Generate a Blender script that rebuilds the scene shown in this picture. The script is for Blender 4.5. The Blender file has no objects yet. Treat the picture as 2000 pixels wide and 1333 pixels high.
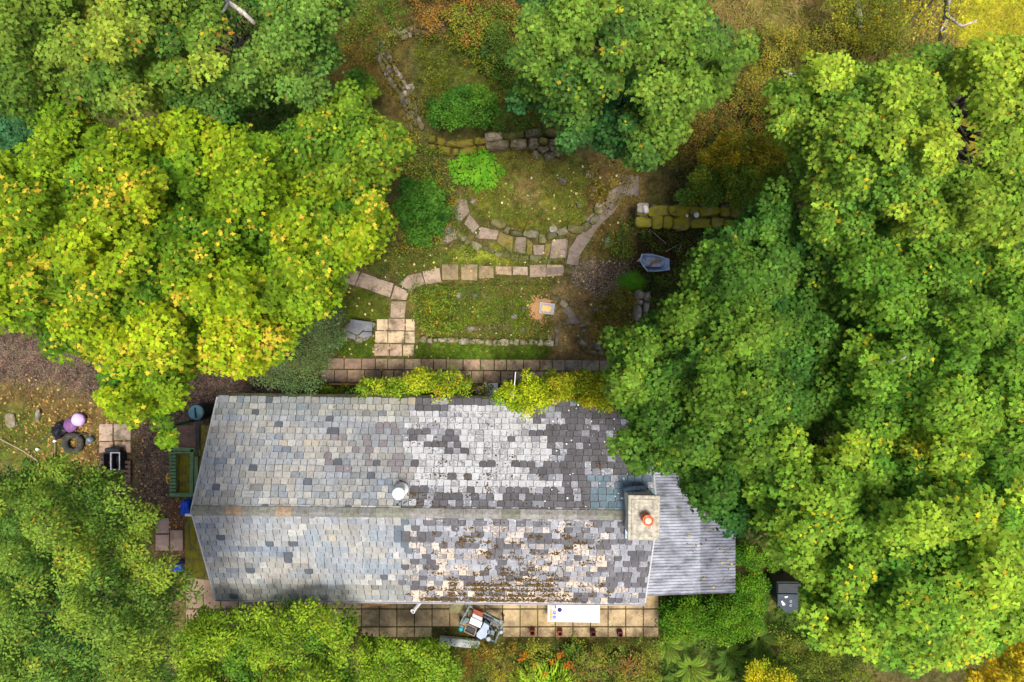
import bpy, math, random
import numpy as np
from mathutils import Vector, noise as mnoise
random.seed(7)
RS = np.random.RandomState
scene = bpy.context.scene

# ------------------------------------------------------------------ camera, world, sun, exposure
D = 23.0                      # the drone hangs 23 m above the garden, looking straight down
F = 1333.3                    # focal length in photograph pixels (24 mm on a 36 mm sensor)
cam = bpy.data.cameras.new('camera'); cam.lens = 24; cam.sensor_width = 36
cam.clip_start = 0.1; cam.clip_end = 600
camo = bpy.data.objects.new('camera', cam); scene.collection.objects.link(camo)
camo.location = (0, 0, D); camo.rotation_euler = (0, 0, 0); scene.camera = camo

SUN_EL, SUN_AZ = math.radians(79), math.radians(150)      # azimuth clockwise from +Y
w = bpy.data.worlds.new('World'); scene.world = w; w.use_nodes = True
nt = w.node_tree; nt.nodes.clear()
sky = nt.nodes.new('ShaderNodeTexSky'); sky.sky_type = 'NISHITA'; sky.sun_disc = False
sky.sun_elevation = SUN_EL; sky.sun_rotation = SUN_AZ; sky.air_density = 1.0; sky.dust_density = 4.0; sky.ozone_density = 0.6
bg = nt.nodes.new('ShaderNodeBackground'); bg.inputs[1].default_value = 0.105
wo = nt.nodes.new('ShaderNodeOutputWorld')
nt.links.new(sky.outputs[0], bg.inputs[0]); nt.links.new(bg.outputs[0], wo.inputs[0])
sl = bpy.data.lights.new('sun', 'SUN'); sl.energy = 2.7; sl.angle = math.radians(14); sl.color = (1.0, 0.95, 0.86)
so = bpy.data.objects.new('sun', sl); scene.collection.objects.link(so)
sd = Vector((math.sin(SUN_AZ)*math.cos(SUN_EL), math.cos(SUN_AZ)*math.cos(SUN_EL), math.sin(SUN_EL)))
so.rotation_euler = sd.to_track_quat('Z', 'Y').to_euler()
scene.view_settings.view_transform = 'Standard'; scene.view_settings.look = 'None'
scene.view_settings.exposure = 1.0; scene.view_settings.gamma = 1.0

# ------------------------------------------------------------------ helpers
def P(px, py, h=0.0):
    z = D - h
    return Vector(((px-1000)*z/F, (666.5-py)*z/F, h))
def Q(px, py, h):            # numpy version
    z = D - h
    return np.stack([(px-1000)*z/F, (666.5-py)*z/F, h + 0*px], -1)
def unP(x, y, h):
    z = D - h
    return 1000 + x*F/z, 666.5 - y*F/z

def _hash(ix, iy, seed):
    n = (ix*374761393 + iy*668265263 + seed*974634777) & 0x7fffffff
    n = ((n ^ (n >> 13))*1274126177) & 0x7fffffff
    n = (n ^ (n >> 16)) & 0xffff
    return n/65535.0
def vnoise(x, y, seed=0):
    x = np.asarray(x, float); y = np.asarray(y, float)
    ix = np.floor(x).astype(np.int64); iy = np.floor(y).astype(np.int64)
    fx = x-ix; fy = y-iy; fx = fx*fx*(3-2*fx); fy = fy*fy*(3-2*fy)
    a = _hash(ix, iy, seed); b = _hash(ix+1, iy, seed); c = _hash(ix, iy+1, seed); d = _hash(ix+1, iy+1, seed)
    return (a*(1-fx)+b*fx)*(1-fy) + (c*(1-fx)+d*fx)*fy
def fbm(x, y, seed=0, o=3):
    s = 0; t = 0
    for k in range(o):
        s = s + vnoise(np.asarray(x)*2**k, np.asarray(y)*2**k, seed+k*17)/2**k; t += 1/2**k
    return s/t
def sdist(x, y, poly):       # signed distance to polygon, positive inside
    x = np.asarray(x, float); y = np.asarray(y, float)
    d = np.full(x.shape, 1e9); ins = np.zeros(x.shape, bool)
    n = len(poly)
    for i in range(n):
        ax, ay = poly[i]; bx, by = poly[(i+1) % n]
        ex, ey = bx-ax, by-ay
        L = ex*ex+ey*ey+1e-9
        t = np.clip(((x-ax)*ex+(y-ay)*ey)/L, 0, 1)
        d = np.minimum(d, (x-ax-t*ex)**2+(y-ay-t*ey)**2)
        if ay != by:
            c = ((ay > y) != (by > y)) & (x < ex*(y-ay)/(by-ay)+ax)
            ins ^= c
    d = np.sqrt(d)
    return np.where(ins, d, -d)
def unit(v):
    return v/(np.linalg.norm(v, axis=-1, keepdims=True)+1e-9)

def link(o): scene.collection.objects.link(o); return o
def tag(o, label=None, cat=None, group=None, kind=None):
    if label: o['label'] = label
    if cat: o['category'] = cat
    if group: o['group'] = group
    if kind: o['kind'] = kind
    return o
def thing(name, loc, label, cat, group=None):
    o = bpy.data.objects.new(name, None); o.empty_display_size = 0.2
    link(o); o.location = loc
    return tag(o, label, cat, group)
def copy_tree(o, parent=None):
    c = o.copy(); link(c)
    if parent: c.parent = parent
    for ch in list(o.children): copy_tree(ch, c)
    return c
def wloc(o):
    v = Vector((0, 0, 0))
    while o: v = v + Vector(o.location); o = o.parent
    return v

class MB:
    """collects shapes into one mesh; colours per vertex optional"""
    def __init__(s): s.v = []; s.f = []; s.c = []; s.col = (1, 1, 1); s.l = []; s.lich = 0.0
    def add(s, vs, fs, col=None):
        b = len(s.v); s.v += [tuple(p) for p in vs]; s.f += [tuple(i+b for i in f) for f in fs]
        s.c += [tuple(col or s.col)]*len(vs); s.l += [s.lich]*len(vs)
        return s
    def hexa(s, p, col=None):   # 8 points: bottom 4 ccw, top 4 ccw
        return s.add(p, [(3,2,1,0),(4,5,6,7),(0,1,5,4),(1,2,6,5),(2,3,7,6),(3,0,4,7)], col)
    def box(s, c, d, rz=0, col=None, bev=0.0, rx=0):
        hx, hy, hz = d[0]/2, d[1]/2, d[2]/2
        if bev <= 0:
            pts = [(-hx,-hy,-hz),(hx,-hy,-hz),(hx,hy,-hz),(-hx,hy,-hz),(-hx,-hy,hz),(hx,-hy,hz),(hx,hy,hz),(-hx,hy,hz)]
            fs = [(3,2,1,0),(4,5,6,7),(0,1,5,4),(1,2,6,5),(2,3,7,6),(3,0,4,7)]
        else:
            b = min(bev, hx*.9, hy*.9, hz*.9)
            o = []
            for z, i in ((-hz, b), (-hz+b, 0), (hz-b, 0), (hz, b)):
                X, Y = hx-i, hy-i
                o.append([(-X+b,-Y,z),(X-b,-Y,z),(X,-Y+b,z),(X,Y-b,z),(X-b,Y,z),(-X+b,Y,z),(-X,Y-b,z),(-X,-Y+b,z)])
            pts = sum(o, []); fs = [tuple(range(7,-1,-1)), tuple(range(24,32))]
            for k in range(3):
                for i in range(8):
                    fs.append((k*8+i, k*8+(i+1)%8, k*8+8+(i+1)%8, k*8+8+i))
        cr, sr = math.cos(rz), math.sin(rz); cx, sx = math.cos(rx), math.sin(rx)
        out = []
        for x, y, z in pts:
            y, z = y*cx-z*sx, y*sx+z*cx
            out.append((c[0]+x*cr-y*sr, c[1]+x*sr+y*cr, c[2]+z))
        return s.add(out, fs, col)
    def tube(s, pts, rad, n=8, col=None, cap=True):
        pts = [Vector(p) for p in pts]
        if not hasattr(rad, '__len__'): rad = [rad]*len(pts)
        vs = []; fs = []
        for i, p in enumerate(pts):
            t = (pts[min(i+1, len(pts)-1)]-pts[max(i-1, 0)])
            if t.length < 1e-6: t = Vector((0, 0, 1))
            t.normalize()
            a = t.cross(Vector((0, 0, 1)) if abs(t.z) < .9 else Vector((1, 0, 0))).normalized(); b = t.cross(a)
            for k in range(n):
                th = 2*math.pi*k/n
                vs.append(p + (a*math.cos(th)+b*math.sin(th))*rad[i])
        for i in range(len(pts)-1):
            for k in range(n):
                fs.append((i*n+k, i*n+(k+1)%n, (i+1)*n+(k+1)%n, (i+1)*n+k))
        if cap: fs.append(tuple(range(n-1, -1, -1))); fs.append(tuple((len(pts)-1)*n+k for k in range(n)))
        return s.add(vs, fs, col)
    def lathe(s, c, prof, n=20, col=None, sx=1, sy=1):
        vs = []; fs = []
        for r, z in prof:
            for k in range(n):
                th = 2*math.pi*k/n
                vs.append((c[0]+r*math.cos(th)*sx, c[1]+r*math.sin(th)*sy, c[2]+z))
        for i in range(len(prof)-1):
            for k in range(n):
                fs.append((i*n+k, i*n+(k+1)%n, (i+1)*n+(k+1)%n, (i+1)*n+k))
        if prof[0][0] > 1e-4: fs.append(tuple(range(n-1, -1, -1)))
        if prof[-1][0] > 1e-4: fs.append(tuple((len(prof)-1)*n+k for k in range(n)))
        return s.add(vs, fs, col)
    def torus(s, c, R, r, n=28, m=10, col=None, tilt=0):
        vs = []; fs = []
        for i in range(n):
            a = 2*math.pi*i/n
            for j in range(m):
                b = 2*math.pi*j/m
                x = (R+r*math.cos(b))*math.cos(a); y = (R+r*math.cos(b))*math.sin(a); z = r*math.sin(b)
                vs.append((c[0]+x, c[1]+y*math.cos(tilt)-z*math.sin(tilt), c[2]+y*math.sin(tilt)+z*math.cos(tilt)))
        for i in range(n):
            for j in range(m):
                fs.append((i*m+j, ((i+1)%n)*m+j, ((i+1)%n)*m+(j+1)%m, i*m+(j+1)%m))
        return s.add(vs, fs, col)
    def prism(s, poly, z0, z1, col=None, inset=0.0):   # poly: ccw list of (x,y), world
        n = len(poly)
        a = sum(poly[i][0]*poly[(i+1)%n][1]-poly[(i+1)%n][0]*poly[i][1] for i in range(n))
        if a < 0: poly = poly[::-1]
        cx = sum(p[0] for p in poly)/n; cy = sum(p[1] for p in poly)/n
        def sh(k):
            o = []
            for x, y in [(q[0], q[1]) for q in poly]:
                d = math.hypot(x-cx, y-cy); f = (d-k)/d if d > 0 else 1
                o.append((cx+(x-cx)*f, cy+(y-cy)*f))
            return o
        b = min(0.012, (z1-z0)*.4)
        p0 = sh(inset); p1 = sh(inset+b)
        vs = [(x, y, z0) for x, y in p0]+[(x, y, z1-b) for x, y in p0]+[(x, y, z1) for x, y in p1]
        fs = [tuple(range(n-1, -1, -1)), tuple(range(2*n, 3*n))]
        for k in range(2):
            for i in range(n): fs.append((k*n+i, k*n+(i+1)%n, (k+1)*n+(i+1)%n, (k+1)*n+i))
        return s.add(vs, fs, col)
    def rock(s, c, d, rz=0, seed=0, col=None, sub=2, box=0.5, amp=.18):
        vs, fs = ico(sub)
        cr, sr = math.cos(rz), math.sin(rz); out = []
        for v in vs:
            m = max(abs(v.x), abs(v.y), abs(v.z))
            u = v.lerp(v/m*0.82, box)
            k = 1+amp*2*(mnoise.noise(v*1.7+Vector((seed*3.1, seed*1.7, 0))))
            x, y, z = u.x*d[0]*k, u.y*d[1]*k, u.z*d[2]*k
            out.append((c[0]+x*cr-y*sr, c[1]+x*sr+y*cr, c[2]+z))
        return s.add(out, fs, col)
    def build(s, name, mat, parent=None, smooth=False):
        o0 = wloc(parent) if parent else Vector((0, 0, 0))
        if parent is None and s.v:           # origin of a lone mesh at its base centre
            a = np.array(s.v); o0 = Vector(((a[:,0].min()+a[:,0].max())/2, (a[:,1].min()+a[:,1].max())/2, a[:,2].min()))
        me = bpy.data.meshes.new(name)
        me.from_pydata([(x-o0.x, y-o0.y, z-o0.z) for x, y, z in s.v], [], s.f)
        if mat: me.materials.append(mat)
        ca = me.color_attributes.new('Col', 'FLOAT_COLOR', 'POINT')
        a = np.ones((len(s.v), 4), np.float32); a[:, :3] = np.array(s.c, np.float32); ca.data.foreach_set('color', a.ravel())
        la = me.attributes.new('lich', 'FLOAT', 'POINT'); la.data.foreach_set('value', np.array(s.l, np.float32))
        if smooth: me.polygons.foreach_set('use_smooth', [True]*len(me.polygons))
        me.update()
        o = bpy.data.objects.new(name, me); link(o)
        if parent: o.parent = parent
        else: o.location = o0
        return o
_ico = {}
def ico(sub):
    if sub in _ico: return _ico[sub]
    import bmesh
    bm = bmesh.new(); bmesh.ops.create_icosphere(bm, subdivisions=sub, radius=1)
    bm.verts.ensure_lookup_table()
    _ico[sub] = ([v.co.copy() for v in bm.verts], [tuple(v.index for v in f.verts) for f in bm.faces]); bm.free()
    return _ico[sub]

# ------------------------------------------------------------------ materials
def mat_new(name):
    m = bpy.data.materials.new(name); m.use_nodes = True
    n = m.node_tree.nodes; n.clear()
    out = n.new('ShaderNodeOutputMaterial'); b = n.new('ShaderNodeBsdfPrincipled')
    m.node_tree.links.new(b.outputs[0], out.inputs[0])
    return m, n, m.node_tree.links, b, out
def stain(name, col=None, rough=0.8, var=0.3, scale=6, bump=0.3, bscale=30, metal=0.0, spec=0.15, dirt=None, dirt_amt=0.35, dirt_scale=3, coat=0):
    """colour (or the mesh's Col attribute) broken up by noise, dirt patches and bump"""
    m, n, L, b, out = mat_new(name)
    geo = n.new('ShaderNodeNewGeometry')
    no = n.new('ShaderNodeTexNoise'); no.inputs['Scale'].default_value = scale; no.inputs['Detail'].default_value = 6; no.inputs['Roughness'].default_value = .65
    L.new(geo.outputs['Position'], no.inputs['Vector'])
    mr = n.new('ShaderNodeMapRange'); mr.inputs[1].default_value = .3; mr.inputs[2].default_value = .7
    mr.inputs[3].default_value = 1-var; mr.inputs[4].default_value = 1+var
    L.new(no.outputs['Fac'], mr.inputs[0])
    if col is None:
        at = n.new('ShaderNodeAttribute'); at.attribute_name = 'Col'; cs = at.outputs['Color']
    else:
        rgb = n.new('ShaderNodeRGB'); rgb.outputs[0].default_value = (*col, 1); cs = rgb.outputs[0]
    mx = n.new('ShaderNodeVectorMath'); mx.operation = 'SCALE'
    L.new(cs, mx.inputs[0]); L.new(mr.outputs[0], mx.inputs['Scale'])
    cs = mx.outputs[0]
    if dirt:
        n2 = n.new('ShaderNodeTexNoise'); n2.inputs['Scale'].default_value = dirt_scale; n2.inputs['Detail'].default_value = 8; n2.inputs['Roughness'].default_value = .7
        L.new(geo.outputs['Position'], n2.inputs['Vector'])
        r2 = n.new('ShaderNodeMapRange'); r2.inputs[1].default_value = .62-dirt_amt*.35; r2.inputs[2].default_value = .75-dirt_amt*.25
        L.new(n2.outputs['Fac'], r2.inputs[0])
        mm = n.new('ShaderNodeMix'); mm.data_type = 'RGBA'
        mm.inputs[7].default_value = (*dirt, 1)
        L.new(r2.outputs[0], mm.inputs[0]); L.new(cs, mm.inputs[6]); cs = mm.outputs[2]
    L.new(cs, b.inputs['Base Color'])
    b.inputs['Roughness'].default_value = rough; b.inputs['Metallic'].default_value = metal
    b.inputs['Specular IOR Level'].default_value = spec
    if coat: b.inputs['Coat Weight'].default_value = coat
    if bump:
        n3 = n.new('ShaderNodeTexNoise'); n3.inputs['Scale'].default_value = bscale; n3.inputs['Detail'].default_value = 5
        L.new(geo.outputs['Position'], n3.inputs['Vector'])
        bp = n.new('ShaderNodeBump'); bp.inputs['Strength'].default_value = bump; bp.inputs['Distance'].default_value = 0.02
        L.new(n3.outputs['Fac'], bp.inputs['Height']); L.new(bp.outputs[0], b.inputs['Normal'])
    return m
def leaf_material(name, trans=0.27, rough=0.6, spec=0.08):
    m, n, L, b, out = mat_new(name)
    at = n.new('ShaderNodeAttribute'); at.attribute_name = 'Col'
    L.new(at.outputs['Color'], b.inputs['Base Color'])
    b.inputs['Roughness'].default_value = rough; b.inputs['Specular IOR Level'].default_value = spec
    tr = n.new('ShaderNodeBsdfTranslucent')
    tc = n.new('ShaderNodeMix'); tc.data_type = 'RGBA'; tc.blend_type = 'MULTIPLY'; tc.inputs[0].default_value = 1
    tc.inputs[7].default_value = (1.25, 1.25, .6, 1)
    L.new(at.outputs['Color'], tc.inputs[6]); L.new(tc.outputs[2], tr.inputs[0])
    ms = n.new('ShaderNodeMixShader'); ms.inputs[0].default_value = trans
    L.new(b.outputs[0], ms.inputs[1]); L.new(tr.outputs[0], ms.inputs[2]); L.new(ms.outputs[0], out.inputs[0])
    return m
M = {}
M['leaf'] = leaf_material('leaf')
M['grass'] = leaf_material('grass_blade', .25, .7, .1)
M['litter'] = stain('dead_leaf', None, .8, .15, 20, 0)
M['bark'] = stain('bark', (.10, .08, .06), .9, .4, 8, .8, 20, dirt=(.07, .09, .03), dirt_amt=.4)
M['pale_bark'] = stain('pale_bark', (.42, .38, .34), .85, .35, 10, .5, 25, dirt=(.12, .10, .08), dirt_amt=.3, dirt_scale=9)
M['stone'] = stain('garden_stone', None, .9, .35, 7, .7, 25, dirt=(.085, .085, .02), dirt_amt=.55, dirt_scale=4)
M['clean_stone'] = stain('bare_stone', None, .9, .3, 9, .6, 30, dirt=(.11, .10, .07), dirt_amt=.3, dirt_scale=6)
M['mossy_stone'] = stain('mossy_stone', None, .95, .35, 8, 1.0, 40, dirt=(.13, .115, .012), dirt_amt=1.0, dirt_scale=4)
M['moss_cap'] = stain('moss_capped_stone', None, .95, .3, 8, .9, 40, dirt=(.22, .20, .012), dirt_amt=.85, dirt_scale=4)
M['paving'] = stain('paving_slab', None, .85, .22, 9, .3, 60, dirt=(.13, .10, .065), dirt_amt=.42, dirt_scale=2.6)
M['patio'] = stain('patio_slab', None, .85, .22, 8, .3, 60, dirt=(.17, .125, .075), dirt_amt=.5, dirt_scale=1.6)
M['harling'] = stain('harled_wall', (.55, .52, .46), .95, .12, 5, .6, 60, dirt=(.25, .23, .18), dirt_amt=.3)
M['chimney'] = stain('chimney_render', (.42, .38, .31), .95, .3, 10, .6, 40, dirt=(.22, .21, .17), dirt_amt=.6, dirt_scale=8)
M['terracotta'] = stain('terracotta', (.58, .15, .06), .75, .2, 12, .3, 40, dirt=(.65, .35, .25), dirt_amt=.25, dirt_scale=12)
M['clay_inner'] = stain('pale_clay', (.75, .42, .33), .8, .15, 12, .2, 40)
M['lead'] = stain('lead_sheet', (.17, .24, .29), .55, .35, 6, .3, 15, metal=.3, dirt=(.35, .42, .45), dirt_amt=.3, dirt_scale=8)
M['gutter'] = stain('grey_gutter', (.38, .37, .38), .5, .2, 10, .1)
M['dark_gutter'] = stain('shade_dark_gutter', (.03, .03, .02), .9, .3, 10, .3, dirt=(.06, .07, .02), dirt_amt=.5)  # north gutter: near-black tone holds the eave shade in its colour
M['white_plastic'] = stain('white_plastic', (.62, .62, .63), .35, .05, 4, 0, dirt=(.55, .53, .48), dirt_amt=.12, dirt_scale=7)
M['speckled_white'] = stain('weathered_white_plastic', (.66, .65, .62), .5, .06, 4, .1, dirt=(.30, .31, .16), dirt_amt=.15, dirt_scale=16)
M['enamel'] = stain('white_enamel', (.60, .61, .63), .3, .03, 2, 0)
M['black_plastic'] = stain('black_plastic', (.018, .022, .026), .45, .3, 6, .1)
M['black_void'] = stain('dark_inside', (.006, .006, .006), .9, .1, 6, 0)
M['bin_lid'] = stain('grey_bin_lid', (.025, .036, .052), .5, .2, 5, .1, dirt=(.05, .06, .07), dirt_amt=.3, dirt_scale=6)
M['teal_plastic'] = stain('teal_plastic', (.10, .22, .26), .3, .25, 4, .05)
M['rubber'] = stain('tyre_rubber', (.035, .035, .033), .85, .3, 20, .5, 60, dirt=(.09, .08, .05), dirt_amt=.4, dirt_scale=8)
M['purple_light'] = stain('lilac_plastic', (.55, .38, .70), .35, .15, 5, .2, 8)
M['purple'] = stain('purple_plastic', (.15, .065, .17), .4, .35, 9, .5, 12)
M['black_bag'] = stain('black_sack', (.012, .012, .018), .35, .3, 10, .8, 18)
M['blue_plastic'] = stain('blue_tarpaulin', (.01, .06, .42), .4, .4, 8, .8, 14)
M['green_paint'] = stain('green_painted_timber', (.085, .165, .075), .7, .25, 12, .3, 40, dirt=(.10, .11, .06), dirt_amt=.35, dirt_scale=8)
M['moss_sheet'] = stain('mossy_corrugated_sheet', (.055, .05, .045), .9, .4, 6, .9, 30, dirt=(.16, .145, .01), dirt_amt=.85, dirt_scale=3.5)
M['dark_glazing'] = stain('dirty_clear_sheet', (.035, .033, .035), .3, .3, 5, .2)
M['brown_ply'] = stain('weathered_plywood', (.12, .075, .055), .85, .3, 8, .3, dirt=(.07, .05, .04), dirt_amt=.3)
M['timber'] = stain('timber', (.42, .22, .09), .75, .25, 10, .3, 30, dirt=(.24, .12, .05), dirt_amt=.4, dirt_scale=7)
M['grey_timber'] = stain('grey_timber', (.22, .15, .11), .85, .25, 10, .3, 30)
M['slate_slab'] = stain('dark_slate_slab', (.135, .14, .155), .7, .25, 5, .35, 30, dirt=(.17, .18, .17), dirt_amt=.35, dirt_scale=5)
M['tarp_grey'] = stain('blue_grey_plastic', (.27, .36, .50), .4, .3, 8, .5, 12, dirt=(.45, .5, .58), dirt_amt=.35, dirt_scale=7)
M['steel'] = stain('dull_steel', (.13, .17, .19), .6, .3, 8, .3, 20, metal=.1, dirt=(.05, .06, .06), dirt_amt=.45, dirt_scale=9)
M['dark_steel'] = stain('dark_steel', (.05, .065, .07), .5, .4, 10, .3, 20, metal=.3)
M['pale_grey'] = stain('pale_grey_metal', (.30, .34, .40), .4, .15, 6, .1)
M['rust'] = stain('rusty_red_metal', (.22, .06, .035), .8, .3, 12, .4)
M['concrete_beam'] = stain('old_lintel', (.30, .34, .33), .8, .2, 8, .4, 30, dirt=(.50, .50, .46), dirt_amt=.5, dirt_scale=6)
M['hatch'] = stain('metal_hatch', (.22, .20, .10), .7, .25, 8, .4, 50, dirt=(.12, .12, .06), dirt_amt=.4)
M['orange_sand'] = stain('orange_sawdust', (.40, .22, .10), .95, .3, 25, 0)
M['yellow_plastic'] = stain('yellow_plastic', (.7, .38, .05), .5, .1, 5, 0)
M['red_clay'] = stain('dark_red_clay', (.10, .03, .03), .8, .3, 12, .3)
M['aqua'] = stain('turquoise_plastic', (.03, .33, .40), .35, .15, 5, 0)
M['trolley_panel'] = stain('pale_panel', (.27,.32,.40), .5, .15, 6, .1)
M['rope'] = stain('pale_rope', (.34, .27, .20), .9, .1, 30, 0)
M['moss_lump'] = stain('brown_moss', None, 1.0, .35, 40, 0)
M['glass'] = stain('window_glass', (.03, .04, .05), .08, .1, 3, 0, spec=.6)
M['sticker'] = stain('printed_sticker', None, .7, .02, 3, 0, spec=.1)

def slate_material():
    m, n, L, b, out = mat_new('roof_slate')
    geo = n.new('ShaderNodeNewGeometry')
    at = n.new('ShaderNodeAttribute'); at.attribute_name = 'Col'
    li = n.new('ShaderNodeAttribute'); li.attribute_name = 'lich'
    def noi(sc, det=6, ro=.65):
        t = n.new('ShaderNodeTexNoise'); t.inputs['Scale'].default_value = sc; t.inputs['Detail'].default_value = det; t.inputs['Roughness'].default_value = ro
        L.new(geo.outputs['Position'], t.inputs['Vector']); return t.outputs['Fac']
    mr = n.new('ShaderNodeMapRange'); mr.inputs[1].default_value = .3; mr.inputs[2].default_value = .7; mr.inputs[3].default_value = .78; mr.inputs[4].default_value = 1.22
    L.new(noi(14), mr.inputs[0])
    sc = n.new('ShaderNodeVectorMath'); sc.operation = 'SCALE'; L.new(at.outputs['Color'], sc.inputs[0]); L.new(mr.outputs[0], sc.inputs['Scale'])
    # white lichen: grows over the slate where noise exceeds a threshold set per slate
    lowf = n.new('ShaderNodeMath'); lowf.operation = 'MULTIPLY_ADD'; L.new(noi(2.6, 5, .7), lowf.inputs[0]); lowf.inputs[1].default_value = .55; lowf.inputs[2].default_value = -.275
    ad0 = n.new('ShaderNodeMath'); ad0.operation = 'ADD'; L.new(noi(17, 4, .6), ad0.inputs[0]); L.new(lowf.outputs[0], ad0.inputs[1])
    ad = n.new('ShaderNodeMath'); ad.operation = 'ADD'; L.new(ad0.outputs[0], ad.inputs[0])
    ml = n.new('ShaderNodeMath'); ml.operation = 'MULTIPLY'; ml.inputs[1].default_value = .42; L.new(li.outputs['Fac'], ml.inputs[0]); L.new(ml.outputs[0], ad.inputs[1])
    r = n.new('ShaderNodeMapRange'); r.inputs[1].default_value = .74; r.inputs[2].default_value = .80; L.new(ad.outputs[0], r.inputs[0])
    r2 = n.new('ShaderNodeMath'); r2.operation = 'MULTIPLY'; L.new(r.outputs[0], r2.inputs[0])
    r3 = n.new('ShaderNodeMapRange'); r3.inputs[1].default_value = .25; r3.inputs[2].default_value = .6; r3.inputs[3].default_value = .75; r3.inputs[4].default_value = 1
    L.new(noi(5), r3.inputs[0]); L.new(r3.outputs[0], r2.inputs[1])
    # lichen colour drifts from cool white (north slope) to cream (south slope)
    sx = n.new('ShaderNodeSeparateXYZ'); L.new(geo.outputs['Position'], sx.inputs[0])
    yr = n.new('ShaderNodeMapRange'); yr.inputs[1].default_value = -6.2; yr.inputs[2].default_value = -4.6; L.new(sx.outputs['Y'], yr.inputs[0])
    lc = n.new('ShaderNodeMix'); lc.data_type = 'RGBA'; lc.inputs[6].default_value = (.46, .385, .30, 1); lc.inputs[7].default_value = (.40, .405, .42, 1)
    L.new(yr.outputs[0], lc.inputs[0])
    mx = n.new('ShaderNodeMix'); mx.data_type = 'RGBA'
    L.new(r2.outputs[0], mx.inputs[0]); L.new(sc.outputs[0], mx.inputs[6]); L.new(lc.outputs[2], mx.inputs[7])
    mps = n.new('ShaderNodeMapping'); mps.inputs['Scale'].default_value = (3.0, .8, 1); L.new(geo.outputs['Position'], mps.inputs[0])
    ns = n.new('ShaderNodeTexNoise'); ns.inputs['Scale'].default_value = 1.6; ns.inputs['Detail'].default_value = 7; ns.inputs['Roughness'].default_value = .7; L.new(mps.outputs[0], ns.inputs['Vector'])
    rs_n = n.new('ShaderNodeMapRange'); rs_n.inputs[1].default_value = .3; rs_n.inputs[2].default_value = .7; rs_n.inputs[3].default_value = .72; rs_n.inputs[4].default_value = 1.14; L.new(ns.outputs['Fac'], rs_n.inputs[0])
    fin = n.new('ShaderNodeVectorMath'); fin.operation = 'SCALE'; L.new(mx.outputs[2], fin.inputs[0]); L.new(rs_n.outputs[0], fin.inputs['Scale'])
    L.new(fin.outputs[0], b.inputs['Base Color'])
    b.inputs['Roughness'].default_value = .62; b.inputs['Specular IOR Level'].default_value = .35
    bp = n.new('ShaderNodeBump'); bp.inputs['Strength'].default_value = .35; bp.inputs['Distance'].default_value = .01
    L.new(noi(35), bp.inputs['Height']); L.new(bp.outputs[0], b.inputs['Normal'])
    return m
M['slate'] = slate_material()

def corrugated_material():
    m, n, L, b, out = mat_new('weathered_fibre_cement_sheet')
    geo = n.new('ShaderNodeNewGeometry')
    mp = n.new('ShaderNodeMapping'); mp.inputs['Scale'].default_value = (1.5, 3.5, 1); L.new(geo.outputs['Position'], mp.inputs[0])
    t = n.new('ShaderNodeTexNoise'); t.inputs['Scale'].default_value = 1.5; t.inputs['Detail'].default_value = 8; t.inputs['Roughness'].default_value = .7
    L.new(mp.outputs[0], t.inputs['Vector'])
    cr = n.new('ShaderNodeValToRGB'); cr.color_ramp.elements[0].position = .32; cr.color_ramp.elements[0].color = (.08, .085, .10, 1)
    cr.color_ramp.elements[1].position = .62; cr.color_ramp.elements[1].color = (.31, .325, .37, 1)
    at = n.new('ShaderNodeAttribute'); at.attribute_name = 'Col'
    mm = n.new('ShaderNodeMix'); mm.data_type = 'RGBA'; mm.blend_type = 'MULTIPLY'; mm.inputs[0].default_value = 1
    L.new(t.outputs['Fac'], cr.inputs[0]); L.new(cr.outputs[0], mm.inputs[6]); L.new(at.outputs['Color'], mm.inputs[7]); L.new(mm.outputs[2], b.inputs['Base Color'])
    b.inputs['Roughness'].default_value = .45; b.inputs['Metallic'].default_value = .25
    return m
M['corrugated'] = corrugated_material()

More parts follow.
